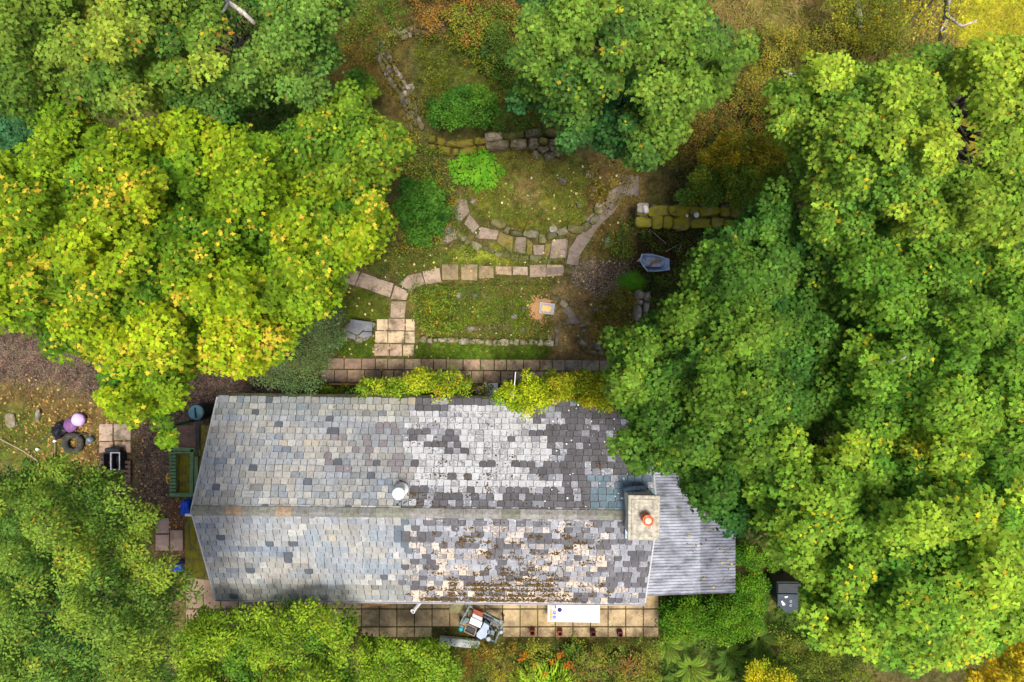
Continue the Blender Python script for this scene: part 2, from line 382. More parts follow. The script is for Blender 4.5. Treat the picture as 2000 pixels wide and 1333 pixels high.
def ground_material():
    m, n, L, b, out = mat_new('garden_ground')
    geo = n.new('ShaderNodeNewGeometry')
    at = n.new('ShaderNodeAttribute'); at.attribute_name = 'Col'
    gr = n.new('ShaderNodeAttribute'); gr.attribute_name = 'gravel'
    def noi(sc, det=6, ro=.7):
        t = n.new('ShaderNodeTexNoise'); t.inputs['Scale'].default_value = sc; t.inputs['Detail'].default_value = det; t.inputs['Roughness'].default_value = ro
        L.new(geo.outputs['Position'], t.inputs['Vector']); return t
    mr = n.new('ShaderNodeMapRange'); mr.inputs[1].default_value = .3; mr.inputs[2].default_value = .7; mr.inputs[3].default_value = .35; mr.inputs[4].default_value = 1.75
    L.new(noi(9, 8, .8).outputs['Fac'], mr.inputs[0])
    vo = n.new('ShaderNodeTexVoronoi'); vo.inputs['Scale'].default_value = 26; L.new(geo.outputs['Position'], vo.inputs['Vector'])
    sp = n.new('ShaderNodeSeparateColor'); L.new(vo.outputs['Color'], sp.inputs[0])
    vr = n.new('ShaderNodeMapRange'); vr.inputs[3].default_value = .35; vr.inputs[4].default_value = 1.9; L.new(sp.outputs[0], vr.inputs[0])
    mf = n.new('ShaderNodeMix'); mf.data_type = 'FLOAT'; L.new(gr.outputs['Fac'], mf.inputs[0]); L.new(mr.outputs[0], mf.inputs[2]); L.new(vr.outputs[0], mf.inputs[3])
    m2 = n.new('ShaderNodeMapRange'); m2.inputs[1].default_value = .32; m2.inputs[2].default_value = .68; m2.inputs[3].default_value = .5; m2.inputs[4].default_value = 1.5
    L.new(noi(30, 4, .7).outputs['Fac'], m2.inputs[0]); mu = n.new('ShaderNodeMath'); mu.operation = 'MULTIPLY'; L.new(mf.outputs[0], mu.inputs[0]); L.new(m2.outputs[0], mu.inputs[1])
    sc = n.new('ShaderNodeVectorMath'); sc.operation = 'SCALE'; L.new(at.outputs['Color'], sc.inputs[0]); L.new(mu.outputs[0], sc.inputs['Scale'])
    # hue drift
    hm = n.new('ShaderNodeMix'); hm.data_type = 'RGBA'; hm.blend_type = 'MULTIPLY'
    cr = n.new('ShaderNodeValToRGB'); cr.color_ramp.elements[0].color = (1.12, .93, .85, 1); cr.color_ramp.elements[0].position = .35
    cr.color_ramp.elements[1].color = (.85, 1.15, .8, 1); cr.color_ramp.elements[1].position = .65
    L.new(noi(2.3, 6, .75).outputs['Fac'], cr.inputs[0]); hm.inputs[0].default_value = .7
    L.new(sc.outputs[0], hm.inputs[6]); L.new(cr.outputs[0], hm.inputs[7])
    L.new(hm.outputs[2], b.inputs['Base Color']); b.inputs['Roughness'].default_value = .95; b.inputs['Specular IOR Level'].default_value = .15
    bp = n.new('ShaderNodeBump'); bp.inputs['Strength'].default_value = .9; bp.inputs['Distance'].default_value = .04
    L.new(noi(22, 6, .8).outputs['Fac'], bp.inputs['Height']); L.new(bp.outputs[0], b.inputs['Normal'])
    return m
M['ground'] = ground_material()

# ------------------------------------------------------------------ ground sheet
def soft(px, py, poly, s):
    return np.clip(sdist(px, py, poly)/s+.5, 0, 1)
REG = [  # colour, gravel, softness, polygon in photograph pixels on the ground plane
 ((.085,.088,.018), 0, 40, [(620,-60),(800,-60),(800,60),(740,200),(640,200)]),
 ((.13,.065,.022), 0, 30, [(655,90),(735,70),(760,160),(700,190),(650,150)]),
 ((.10,.062,.02), .3, 25, [(780,-60),(1060,-60),(1040,120),(960,150),(860,90),(780,100)]),
 ((.082,.095,.018), 0, 30, [(810,80),(980,70),(1010,200),(960,260),(830,240)]),
 ((.10,.075,.022), .2, 20, [(735,50),(775,50),(810,180),(830,290),(780,290),(745,160)]),
 ((.16,.135,.035), 0, 40, [(1380,-60),(1900,-60),(1860,110),(1560,130),(1480,220),(1400,100)]),
 ((.20,.13,.05), 0, 25, [(1380,-40),(1470,-40),(1440,80),(1400,90)]),
 ((.26,.17,.07), 0, 20, [(1520,-60),(1620,-60),(1590,10),(1530,10)]),
 ((.085,.065,.025), 0, 30, [(1480,90),(1580,60),(1700,70),(1680,130),(1500,260),(1420,230)]),
 ((.36,.33,.02), 0, 30, [(1830,-80),(2200,-80),(2200,120),(1880,120)]),
 ((.26,.17,.03), 0, 15, [(1850,80),(1910,80),(1915,330),(1850,330)]),
 ((.14,.085,.035), .2, 30, [(1330,230),(1540,180),(1540,330),(1350,340)]),
 ((.06,.05,.02), 0, 30, [(1310,330),(1560,300),(1560,400),(1300,400)]),
 ((.095,.105,.014), 0, 18, [(890,300),(1000,285),(1160,320),(1180,370),(1140,440),(1060,465),(940,430),(905,380)]),
 ((.15,.13,.03), 0, 30, [(1000,290),(1100,290),(1120,350),(1040,400),(1000,350)]),
 ((.22,.15,.06), 0, 25, [(1005,355),(1045,350),(1050,400),(1010,400)]),
 ((.12,.08,.03), .2, 18, [(1150,300),(1260,330),(1260,420),(1190,450),(1140,420)]),
 ((.09,.105,.016), 0, 15, [(680,500),(760,480),(860,490),(1060,490),(1090,515),(860,520),(780,540),(700,520)]),
 ((.19,.215,.02), 0, 10, [(880,478),(960,480),(1020,505),(1010,518),(880,512)]),
 ((.14,.10,.04), .3, 15, [(760,440),(880,430),(900,470),(860,495),(760,480)]),
 ((.09,.11,.012), 0, 6, [(660,560),(700,560),(764,585),(764,625),(670,630)]),
 ((.055,.095,.006), 0, 8, [(650,662),(732,662),(730,702),(660,702)]),
 ((.075,.13,.010), 0, 6, [(808,672),(1075,672),(1078,705),(808,702)]),
 ((.13,.12,.025), 0, 15, [(795,560),(860,545),(1080,545),(1080,668),(815,660)]),
 ((.10,.135,.012), 0, 14, [(890,585),(1030,575),(1050,600),(1020,635),(900,632)]),
 ((.21,.145,.07), .4, 14, [(1075,560),(1200,540),(1240,580),(1190,640),(1190,705),(1075,705)]),
 ((.15,.12,.035), 0, 12, [(1165,575),(1240,560),(1240,640),(1180,650)]),
 ((.13,.095,.07), .9, 22, [(1110,515),(1240,505),(1235,535),(1180,580),(1130,560)]),
 ((.055,.035,.02), .3, 14, [(1245,440),(1400,430),(1350,600),(1250,600),(1225,520)]),
 ((.095,.07,.02), 0, 12, [(1170,420),(1240,420),(1240,500),(1130,505)]),
 ((.13,.09,.05), .5, 8, [(640,745),(1200,745),(1200,790),(640,790)]),
 ((.095,.062,.048), 1, 22, [(-80,640),(200,640),(560,690),(560,775),(430,780),(400,835),(332,835),(332,1030),(270,1000),(258,830),(190,790),(80,775),(-80,730)]),
 ((.125,.085,.03), .4, 30, [(-80,740),(100,750),(200,790),(255,830),(200,940),(-80,960)]),
 ((.085,.10,.015), 0, 25, [(-20,790),(60,790),(130,870),(90,910),(-20,900)]),
 ((.08,.055,.035), .6, 12, [(190,870),(260,870),(260,960),(190,960)]),
 ((.10,.055,.035), .6, 10, [(300,980),(380,970),(400,1180),(300,1180)]),
 ((.11,.10,.025), 0, 16, [(860,1240),(1290,1238),(1300,1420),(820,1420),(820,1280)]),
 ((.19,.13,.06), 0, 18, [(960,1290),(1010,1290),(1000,1360),(950,1350)]),
 ((.05,.08,.012), 0, 14, [(1287,1165),(1600,1100),(1620,1420),(1290,1420)]),
 ((.10,.085,.025), 0, 20, [(1480,1250),(1720,1280),(1720,1420),(1480,1420)]),
]
BUMPS = [(.22, 10, [(895,305),(1000,292),(1150,325),(1165,370),(1130,430),(1050,455),(950,432),(912,390)]),
         (.16, 5, [(818,575),(870,556),(1072,556),(1072,662),(822,658)]),
         (.25, 20, [(1170,585),(1235,575),(1235,640),(1185,680)]),
         (.35, 70, [(815,100),(1000,90),(1080,240),(850,240)])]
def gheight(px, py):
    h = (fbm(px/60, py/60, 5)-.5)*.09+(fbm(px/9, py/9, 15, 2)-.5)*.10
    flat = np.maximum(soft(px, py, [(640,700),(1200,700),(1200,750),(640,750)], 20), soft(px, py, [(380,760),(1300,760),(1300,1250),(360,1250)], 20))
    h = h*(1-flat)
    for a, s, poly in BUMPS: h = h + a*soft(px, py, poly, s)
    return h
def ground_z(px, py): return float(gheight(np.array([float(px)]), np.array([float(py)]))[0]) - .03
def axis(lo, hi, step, far):
    a = np.arange(lo, hi+1e-6, step); k = [far*(i/60)**2 for i in range(1, 61)]
    return np.concatenate([[lo-x for x in k[::-1]], a, [hi+x for x in k]])
gx = axis(-18.6, 18.6, .062, 120); gy = axis(-12.8, 12.8, .062, 120)
GX, GY = np.meshgrid(gx, gy)
px, py = unP(GX, GY, 0)
wx = px+(fbm(px/14, py/14, 1)-.5)*26; wy = py+(fbm(px/14, py/14, 2)-.5)*26
col = np.zeros(GX.shape+(3,)); col[:] = (.085, .075, .025); grav = np.full(GX.shape, .25)
for c, g, s, poly in REG:
    a = soft(wx, wy, poly, s)
    a = np.clip(a + (a*(1-a))*4*(fbm(px/7, py/7, 9)-.5), 0, 1)
    col = col*(1-a[..., None])+np.array(c)*a[..., None]; grav = grav*(1-a)+g*a
k = .45+1.1*fbm(px/8, py/8, 3, 4); k2 = .55+.9*fbm(px/22, py/22, 41, 3); kk_ = k*k2; fo = np.clip((np.maximum(np.abs(GX)-18.6, np.abs(GY)-12.8))/2.5, 0, 1); kk_ = kk_*(1-fo)+.98*fo; col = col*kk_[..., None]*.80
# bare-soil and moss freckles
sp = fbm(px/5, py/5, 21, 2); a = np.clip((sp-.62)*8, 0, 1)*(1-grav)*(1-fo)
col = col*(1-a[..., None]*.6)+np.array((.12,.075,.035))*a[..., None]*.6
GZ = gheight(px, py)*(1-fo)-.03
ny, nx = GX.shape
me = bpy.data.meshes.new('ground')
V = np.stack([GX, GY, GZ], -1).reshape(-1, 3).astype(np.float32)
idx = np.arange(ny*nx).reshape(ny, nx)
Fq = np.stack([idx[:-1,:-1], idx[:-1,1:], idx[1:,1:], idx[1:,:-1]], -1).reshape(-1, 4)
me.vertices.add(len(V)); me.vertices.foreach_set('co', V.ravel())
me.loops.add(Fq.size); me.loops.foreach_set('vertex_index', Fq.ravel().astype(np.int32))
me.polygons.add(len(Fq)); me.polygons.foreach_set('loop_start', np.arange(0, Fq.size, 4, dtype=np.int32))
me.update(calc_edges=True)
me.polygons.foreach_set('use_smooth', np.ones(len(Fq), bool))
ca = me.color_attributes.new('Col', 'FLOAT_COLOR', 'POINT')
cc = np.ones((len(V), 4), np.float32); cc[:, :3] = col.reshape(-1, 3); ca.data.foreach_set('color', cc.ravel())
ga = me.attributes.new('gravel', 'FLOAT', 'POINT'); ga.data.foreach_set('value', grav.ravel().astype(np.float32))
me.materials.append(M['ground'])
go = link(bpy.data.objects.new('ground', me)); tag(go, kind='structure')

# ------------------------------------------------------------------ leaves
T_MAPLE = (np.array([(0,-.1,0),(0,1,-.06),(.30,-.05,-.02),(.22,.18,.0),(.62,.42,-.10),(.24,.50,0),(.22,.70,0),
                     (-.30,-.05,-.02),(-.22,.18,0),(-.62,.42,-.10),(-.24,.50,0),(-.22,.70,0)], float)-np.array([0,.35,0]),
           [(0,2,3,4,5,6,1),(0,1,11,10,9,8,7)])
T_OVAL = (np.array([(0,0,0),(0,1,-.08),(.26,.3,.03),(.2,.7,0),(-.26,.3,.03),(-.2,.7,0)], float)-np.array([0,.4,0]),
          [(0,2,3,1),(0,1,5,4)])
T_LANCE = (np.array([(0,0,0),(0,1,-.12),(.13,.4,.02),(-.13,.4,.02)], float)-np.array([0,.1,0]), [(0,2,1),(0,1,3)])
T_FERN = (np.array([(0,0,0),(0,1,-.12),(.065,.3,.02),(-.065,.3,.02)], float), [(0,2,1),(0,1,3)])
T_BLADE = (np.array([(-.035,0,0),(.035,0,0),(.02,.6,.1),(-.02,.6,.1),(0,1,-.02)], float), [(0,1,2,3),(3,2,4)])
def soup(name, pos, nrm, tip, size, colr, tpl, mat, parent=None):
    tv, tf = tpl; N = len(pos); Mv = len(tv)
    nrm = unit(nrm); tip = unit(tip-nrm*np.sum(tip*nrm, -1, keepdims=True)); side = np.cross(tip, nrm)
    size = np.asarray(size).reshape(-1, 1, 1)
    W = pos[:, None, :] + size*(tv[None, :, 0:1]*side[:, None, :]+tv[None, :, 1:2]*tip[:, None, :]+tv[None, :, 2:3]*nrm[:, None, :])
    o0 = np.array(wloc(parent)) if parent else pos.mean(0)*np.array([1, 1, 0])
    W = (W-o0).reshape(-1, 3).astype(np.float32)
    lf = np.concatenate([np.array(f) for f in tf]); cnt = np.array([len(f) for f in tf])
    loops = (np.arange(N)[:, None]*Mv+lf[None, :]).ravel().astype(np.int32)
    st = np.concatenate([[0], np.cumsum(np.tile(cnt, N))[:-1]]).astype(np.int32)
    me = bpy.data.meshes.new(name)
    me.vertices.add(len(W)); me.vertices.foreach_set('co', W.ravel())
    me.loops.add(len(loops)); me.loops.foreach_set('vertex_index', loops)
    me.polygons.add(len(st)); me.polygons.foreach_set('loop_start', st)
    me.update(calc_edges=True)
    ca = me.color_attributes.new('Col', 'FLOAT_COLOR', 'POINT')
    c = np.ones((N*Mv, 4), np.float32); c[:, :3] = np.repeat(np.clip(colr, 0, 1), Mv, 0); ca.data.foreach_set('color', c.ravel())
    me.materials.append(mat)
    o = link(bpy.data.objects.new(name, me))
    if parent: o.parent = parent
    else: o.location = o0
    return o
def hexpts(poly, step, rs, jit=.35):
    xs = [p[0] for p in poly]; ys = [p[1] for p in poly]
    X, Y = np.meshgrid(np.arange(min(xs)-step, max(xs)+step, step), np.arange(min(ys)-step, max(ys)+step, step*.866))
    X = X + (np.arange(X.shape[0]) % 2)[:, None]*step/2
    X = (X+rs.uniform(-jit, jit, X.shape)*step).ravel(); Y = (Y+rs.uniform(-jit, jit, Y.shape)*step).ravel()
    d = sdist(X+(fbm(X/22, Y/22, 33)-.5)*30, Y+(fbm(X/22, Y/22, 34)-.5)*30, poly)
    k = d > 0
    return X[k], Y[k], d[k]

def crown_leaves(poly, h_edge, h_top, seed, pal, bough=95, amp=.9, clump=.245, leaf=.125, per=33, holes=(), gap=.0, under=.5, edge_tiers=2, fall=120, step_k=1.0, yf=None, upright=.5, inset=.65, tpl_maple=False):
    rs = RS(seed)
    amp *= 1.3
    if tpl_maple: leaf *= .72; per = int(per*1.75)
    bough = bough*.74
    bx, by, bd = hexpts(poly, bough*.84, rs, .5)
    if len(bx) == 0: bx, by = np.array([np.mean([p[0] for p in poly])]), np.array([np.mean([p[1] for p in poly])])
    br = bough*rs.uniform(.5, 1.0, len(bx)); bh = rs.uniform(-1, 1, len(bx))*amp*.75
    zmid = D-(h_edge+h_top)/2; cpx = clump*F/zmid
    X, Y, d = hexpts(poly, cpx*1.12*step_k, rs, .38)
    k = d > min(cpx*inset, d.max()*.4); X, Y, d = X[k], Y[k], d[k]
    for hp in holes:
        k = sdist(X+rs.uniform(-4, 4, X.shape), Y, hp) < 0; X, Y, d = X[k], Y[k], d[k]
    base = h_edge+(h_top-h_edge)*(.45+.55*(1-np.exp(-np.maximum(d, 0)/fall)))
    dd = np.sqrt((X[:, None]-bx)**2+(Y[:, None]-by)**2)/br
    hh = np.where(dd < 1, np.sqrt(np.clip(1-dd**2, 0, 1))*amp*1.3+bh, -9)
    bi = hh.argmax(1); hb = hh.max(1); inside = hb > -5
    Z = base+np.where(inside, hb, -amp*1.2)+(vnoise(X/28, Y/28, seed)-.5)*amp*.5
    keep = rs.rand(len(X)) > gap
    keep &= inside | (rs.rand(len(X)) < .5)
    X, Y, Z, d, bi, inside = X[keep], Y[keep], Z[keep], d[keep], bi[keep], inside[keep]
    spr = rs.rand(len(X)) < .16; Z = Z+spr*rs.uniform(.1, .5, len(X))*amp*.5
    LX, LY, LZ, LB = [X], [Y], [Z], [bi]
    k = rs.rand(len(X)) < under
    LX.append(X[k]+rs.uniform(-9, 9, k.sum())); LY.append(Y[k]+rs.uniform(-9, 9, k.sum())); LZ.append(Z[k]-amp*1.0-clump*.8); LB.append(bi[k])
    cx, cy = X.mean(), Y.mean()
    for t in range(edge_tiers):
        k = (d < cpx*2.2) & (rs.rand(len(X)) < .75)
        zz = Z[k]-(t+1)*clump*2.2-rs.uniform(0, .3, k.sum())
        ratio = (D-Z[k])/(D-zz)                   # same plan position, lower down
        sh = .985-.01*t
        tx = 1000+(X[k]-1000)*ratio*sh+(1-sh)*(cx-1000); ty = 666.5+(Y[k]-666.5)*ratio*sh+(1-sh)*(cy-666.5); bk = bi[k]
        k2 = sdist(tx, ty, poly) > cpx*min(.6, inset)
        LX.append(tx[k2]); LY.append(ty[k2]); LZ.append(zz[k2]); LB.append(bk[k2])
    X, Y, Z, bi = map(np.concatenate, (LX, LY, LZ, LB))
    C = Q(X, Y, Z); C[:, 2] = Z
    BC = Q(bx, by, np.full(len(bx), (h_edge+h_top)/2)); 
    n = len(X); cr = clump*rs.uniform(.7, 1.25, n)
    K = per
    kk = np.arange(K)[None, :]
    rad = np.sqrt((kk+.5)/K); th = kk*2.39996+rs.uniform(0, 6.28, (n, 1))
    rad = rad*rs.uniform(.85, 1.15, (n, K)); th = th+rs.uniform(-.3, .3, (n, K))
    ux, uy = np.cos(th)*rad, np.sin(th)*rad
    uz = np.sqrt(np.clip(1.15-rad**2, 0.02, 1))
    off = np.stack([ux, uy, uz*.75+rs.uniform(-.28, .12, (n, K))], -1)
    pos = C[:, None, :]+off*cr[:, None, None]
    bo = C-BC[bi]; bo[:, 2] = 0; bo = bo/(np.linalg.norm(bo, axis=1, keepdims=True)+.3)
    nrm = np.stack([ux, uy, uz], -1)*.75+np.array([0, 0, upright])+bo[:, None, :]*.35+rs.normal(0, .26, (n, K, 3))
    tip = np.stack([np.cos(th), np.sin(th), 0*th-.35], -1)+rs.normal(0, .3, (n, K, 3))
    size = leaf*rs.uniform(.7, 1.2, (n, K))*(.8+.25*rad)
    ca_, cb_ = np.array(pal['a']), np.array(pal['b'])
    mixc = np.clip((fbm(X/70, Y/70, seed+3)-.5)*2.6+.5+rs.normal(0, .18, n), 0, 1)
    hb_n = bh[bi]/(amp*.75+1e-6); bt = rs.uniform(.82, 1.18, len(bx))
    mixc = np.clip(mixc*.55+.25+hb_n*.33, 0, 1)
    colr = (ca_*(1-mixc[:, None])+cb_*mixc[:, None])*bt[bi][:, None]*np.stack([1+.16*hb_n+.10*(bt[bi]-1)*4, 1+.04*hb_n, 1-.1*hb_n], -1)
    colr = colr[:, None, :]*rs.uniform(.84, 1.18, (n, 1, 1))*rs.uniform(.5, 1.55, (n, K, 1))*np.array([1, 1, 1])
    colr = colr*(1+rs.normal(0, .06, (n, K, 3)))
    yp = pal.get('yp', .02); cpv = np.clip((fbm(X/26, Y/26, seed+8, 2)-.5)*3+.2, 0, 1)
    yy = (yp*(.25+3.0*cpv))
    yy = yy*np.clip(rs.lognormal(-.45, 1.0, len(bx)), 0, 4)[bi]
    if yf is not None: yy = yy*yf(X, Y)
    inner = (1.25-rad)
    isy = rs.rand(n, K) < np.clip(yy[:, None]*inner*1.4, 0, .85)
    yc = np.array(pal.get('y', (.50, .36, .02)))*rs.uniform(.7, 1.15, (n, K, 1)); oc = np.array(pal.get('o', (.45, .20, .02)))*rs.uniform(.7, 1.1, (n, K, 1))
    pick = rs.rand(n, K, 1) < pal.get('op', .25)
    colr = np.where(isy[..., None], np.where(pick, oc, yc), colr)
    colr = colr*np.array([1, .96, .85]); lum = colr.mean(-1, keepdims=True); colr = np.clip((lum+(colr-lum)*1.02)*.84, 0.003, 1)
    f = lambda a: a.reshape(-1, 3)
    return f(pos), f(nrm), f(tip), size.ravel(), f(colr), BC, bx, by

def tree(name, label, cat, poly, trunk_px, h_edge, h_top, seed, pal, group=None, tpl=T_MAPLE, trunk_r=.22, bark='bark', stems=1, **kw):
    tp = P(trunk_px[0], trunk_px[1], 0); base = Vector((tp.x, tp.y, ground_z(*trunk_px)-.05))
    t = thing(name, base, label, cat, group)
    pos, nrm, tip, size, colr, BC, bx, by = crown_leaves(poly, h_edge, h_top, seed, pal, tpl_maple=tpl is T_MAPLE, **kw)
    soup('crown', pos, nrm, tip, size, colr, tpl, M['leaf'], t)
    mb = MB(); rnd = random.Random(seed)
    hm = h_edge*.55
    top = Vector((base.x+rnd.uniform(-.3, .3), base.y+rnd.uniform(-.3, .3), hm))
    cen = Vector((float(BC[:, 0].mean()), float(BC[:, 1].mean()), h_edge*.9))
    mb.tube([base, base.lerp(top, .5)+Vector((rnd.uniform(-.1, .1), rnd.uniform(-.1, .1), 0)), top, top.lerp(cen, .6), cen], [trunk_r*1.35, trunk_r, trunk_r*.85, trunk_r*.6, trunk_r*.35], 10)
    bsd = sdist(bx, by, poly)
    for i in range(len(BC)):
        if bsd[i] < min(22, bsd.max()*.5): continue
        e = Vector(BC[i]); e.z = (h_edge+h_top)/2-min(.5, h_edge*.2)
        s = top.lerp(cen, rnd.uniform(0, .7)); m_ = s.lerp(e, .5)+Vector((rnd.uniform(-.2, .2), rnd.uniform(-.2, .2), rnd.uniform(.0, .3)))
        mb.tube([s, m_, e], [trunk_r*.28, trunk_r*.16, trunk_r*.07], 6)
        for q in range(3):
            a = rnd.uniform(0, 6.28); e2 = e+Vector((math.cos(a)*.4, math.sin(a)*.4, rnd.uniform(.1, .6)))*min(1, h_edge/5)
            mb.tube([m_.lerp(e, .6), e2], [trunk_r*.12, trunk_r*.05], 5)
    mb.build('trunk', M[bark], t, True)
    return t

G_MID = dict(a=(.045,.135,.022), b=(.12,.225,.03), yp=.012)
# ------------------------------------------------------------------ garden path, walkway, patio (slabs as real sheets with open joints)
def zc(x0, y0, s): return lambda pts: [(x0+x/s, y0+y/s) for x, y in pts]
z5 = zc(620, 300, 3.92); z6 = zc(1050, 320, 3.333); z7 = zc(860, 1140, 4.348); z75 = zc(600, 560, 5.0); z8 = zc(900, 540, 4.762); z9 = zc(0, 640, 4.167)
rs = RS(3)
def slabs(mb, quads, base, top=.03, jitter=.10, inset=.006, rnd=rs):
    for q in quads:
        c = base[rnd.randint(len(base))] if isinstance(base, list) else base
        k = rnd.uniform(1-jitter, 1+jitter)
        w_ = [tuple(P(x, y, 0)[:2]) for x, y in q]
        mb.prism(w_, -.06, top+rnd.uniform(-.006, .006), tuple(ch*k for ch in c), inset)
TAN = [(.32,.235,.145), (.37,.28,.18), (.28,.215,.135), (.35,.27,.165), (.31,.21,.145)]
PINK = [(.31,.235,.175), (.34,.26,.195)]; OLV = [(.24,.18,.10), (.27,.20,.11)]; PURP = [(.175,.135,.12), (.19,.15,.13)]
def rect(x0, y0, x1, y1): return [(x0, y0), (x1, y0), (x1, y1), (x0, y1)]
gp = MB()
slabs(gp, [z5(q) for q in [[(625,1000),(690,935),(795,910),(825,1000),(705,1055)], [(595,1010),(705,1060),(680,1125),(560,1115)], [(563,1130),(680,1133),(668,1260),(558,1260)],
      [(440,952),(587,995),(557,1105),(415,1055)], [(337,908),(455,950),(412,1052),(290,1012)], [(200,868),(332,905),(286,1015),(192,985)], [(800,905),(935,875),(950,985),(830,1005)]]], PINK, .035, .08)
slabs(gp, [z5(q) for q in [[(952,850),(1078,848),(1080,968),(955,970)], [(1098,850),(1226,850),(1224,975),(1100,970)], [(1236,862),(1350,860),(1350,955),(1236,960)]]], OLV)
slabs(gp, [z5(q) for q in [[(1363,865),(1487,865),(1487,935),(1363,925)], [(1494,865),(1610,868),(1612,935),(1494,930)], [(1624,855),(1750,850),(1750,945),(1624,952)], [(1754,850),(1880,855),(1880,935),(1754,945)]]], TAN[:1]+PINK[:1]+[(.27,.2,.15)])
slabs(gp, [z5([(150,1040),(225,1025),(195,1125),(135,1105)])], (.21,.11,.095))
slabs(gp, [z6(q) for q in [[(552,75),(655,85),(655,210),(572,205),(550,140)], [(548,142),(570,210),(497,312),(440,265),(470,180)], [(430,277),(497,316),(408,395),(335,345)], [(330,350),(402,398),(346,486),(278,448)], [(274,452),(342,492),(270,600),(205,562)],
      [(95,505),(196,500),(182,610),(80,612)], [(205,570),(268,605),(262,660),(190,650)], [(0,690),(165,670),(168,712),(0,735)]]], PURP, inset=-.02)
slabs(gp, [z5(q) for q in [[(1062,350),(1140,352),(1165,450),(1085,538),(1015,450)], [(1122,540),(1162,462),(1243,560),(1192,612)], [(1250,562),(1390,592),(1372,662),(1222,652)], [(1520,640),(1600,642),(1590,770),(1505,752)], [(1650,700),(1740,702),(1728,780),(1655,780)],
      [(1795,662),(1905,652),(1895,800),(1775,808)], [(930,680),(1050,580),(1070,650),(960,705)]]], [(.23,.18,.145),(.20,.16,.125)], .035)
slabs(gp, [z5(q) for q in [[(1395,600),(1500,642),(1490,765),(1372,680)], [(1608,650),(1650,690),(1640,785),(1600,770)], [(1745,690),(1792,690),(1770,800),(1735,780)]]], [(.15,.12,.03)], .03)
gp.build('garden_path', M['paving'])['kind'] = 'structure'
wk = MB()
slabs(wk, [z75(q) for q in [rect(680,318,790,428), rect(793,313,955,430), rect(962,318,1052,432), rect(665,434,786,550), rect(790,436,952,552), rect(956,438,1052,555), rect(655,558,803,678), rect(808,562,928,680), rect(936,565,1043,680)]], [(.43,.33,.215),(.36,.255,.18),(.45,.36,.24)], .035, .07)
x = 640
for i in range(26):                      # upper row of the walkway beside the house
    wd = [33, 34, 27, 24, 33, 32, 24, 25][i % 8]
    if x > 1195: break
    base = TAN if x < 1060 else [(.30,.26,.21), (.28,.245,.19)]
    if x < 725: base = [(.21,.14,.10), (.25,.17,.12)]
    slabs(wk, [[(x, 700+(x-640)*.008), (x+wd-1, 700+(x-640)*.008), (x+wd-1, 721+(x-640)*.008), (x, 721+(x-640)*.008)]], base, .03); x += wd
x = 628
for i in range(30):
    wd = [26, 25, 34, 33, 24, 33][i % 6]
    if x > 1200: break
    base = TAN if x > 760 else [(.22,.15,.11), (.28,.19,.12)]
    slabs(wk, [[(x, 722.5+(x-640)*.008), (x+wd-1, 722.5+(x-640)*.008), (x+wd-1, 747+(x-640)*.008), (x, 747+(x-640)*.008)]], base, .028); x += wd
wk.build('walkway', M['paving'])['kind'] = 'structure'
pt = MB(); PC = [(.36,.265,.145), (.33,.245,.14), (.38,.285,.16), (.34,.25,.125)]
for i in range(-18, 9):
    x0 = 982+i*34.35; x1 = min(x0+33.2, 1286)
    if x1-x0 < 5: continue
    for (y0, y1) in ((1121.5, 1154.5), (1155.5, 1188.6), (1190, 1223.4), (1225, 1244)):
        if y1 < 1150 and x0 < 1240: continue
        if y1 > 1240 and (x0 < 690 or 840 < x0 < 975): continue
        bs = PC if x0 > 560 else [(.24,.16,.12), (.21,.14,.11)]
        if y0 > 1220: bs = [(.36,.27,.15)]
        slabs(pt, [rect(x0, y0, x1, y1)], bs, .03, .08)
pt.build('patio', M['patio'])['kind'] = 'structure'
sp_ = MB()
slabs(sp_, [z9(q) for q in [rect(808,783,920,925), rect(930,783,1068,918), rect(935,925,1068,1018), rect(808,930,925,1020)]], [(.33,.25,.19), (.36,.27,.2), (.32,.22,.15)], .03)
slabs(sp_, [rect(304,1012,331,1042), rect(304,1044,331,1076), rect(333,1035,358,1076), rect(380,1130,404,1160), rect(406,1130,430,1160)], [(.23,.16,.13)], .03)
sp_.build('paved_stands', M['paving'])['kind'] = 'structure'

# ------------------------------------------------------------------ cottage
HE, HR = 2.6, 4.2
SLc = P(422, 1168, HE); SRc = P(1258, 1177, HE); NLc = P(435, 776, HE)
ux = (SRc-SLc); Lh = ux.length; ux.normalize(); uy = Vector((-ux.y, ux.x, 0)); Wd = (NLc-SLc).dot(uy)
def H(u, v, z): p = SLc+ux*u+uy*v; return Vector((p.x, p.y, z))
hang = math.atan2(ux.y, ux.x)
cot = thing('cottage', H(Lh/2, Wd/2, 0), 'long low cottage with grey slate gable roof, right half blotched with lichen and moss', 'house')
wl = MB(); ov = .22
c8 = [H(ov, ov, -.1), H(Lh-ov, ov, -.1), H(Lh-ov, Wd-ov, -.1), H(ov, Wd-ov, -.1), H(ov, ov, HE-.02), H(Lh-ov, ov, HE-.02), H(Lh-ov, Wd-ov, HE-.02), H(ov, Wd-ov, HE-.02)]
wl.hexa(c8)
for u in (ov, Lh-ov-.3):
    wl.add([H(u, ov, HE), H(u+.3, ov, HE), H(u+.3, Wd-ov, HE), H(u, Wd-ov, HE), H(u, Wd/2, HR-.14), H(u+.3, Wd/2, HR-.14)], [(0,3,4),(1,5,2),(0,4,5,1),(3,2,5,4)])
wl.build('wall', M['harling'], cot)
slope = math.hypot(Wd/2, HR-HE)
ST = []
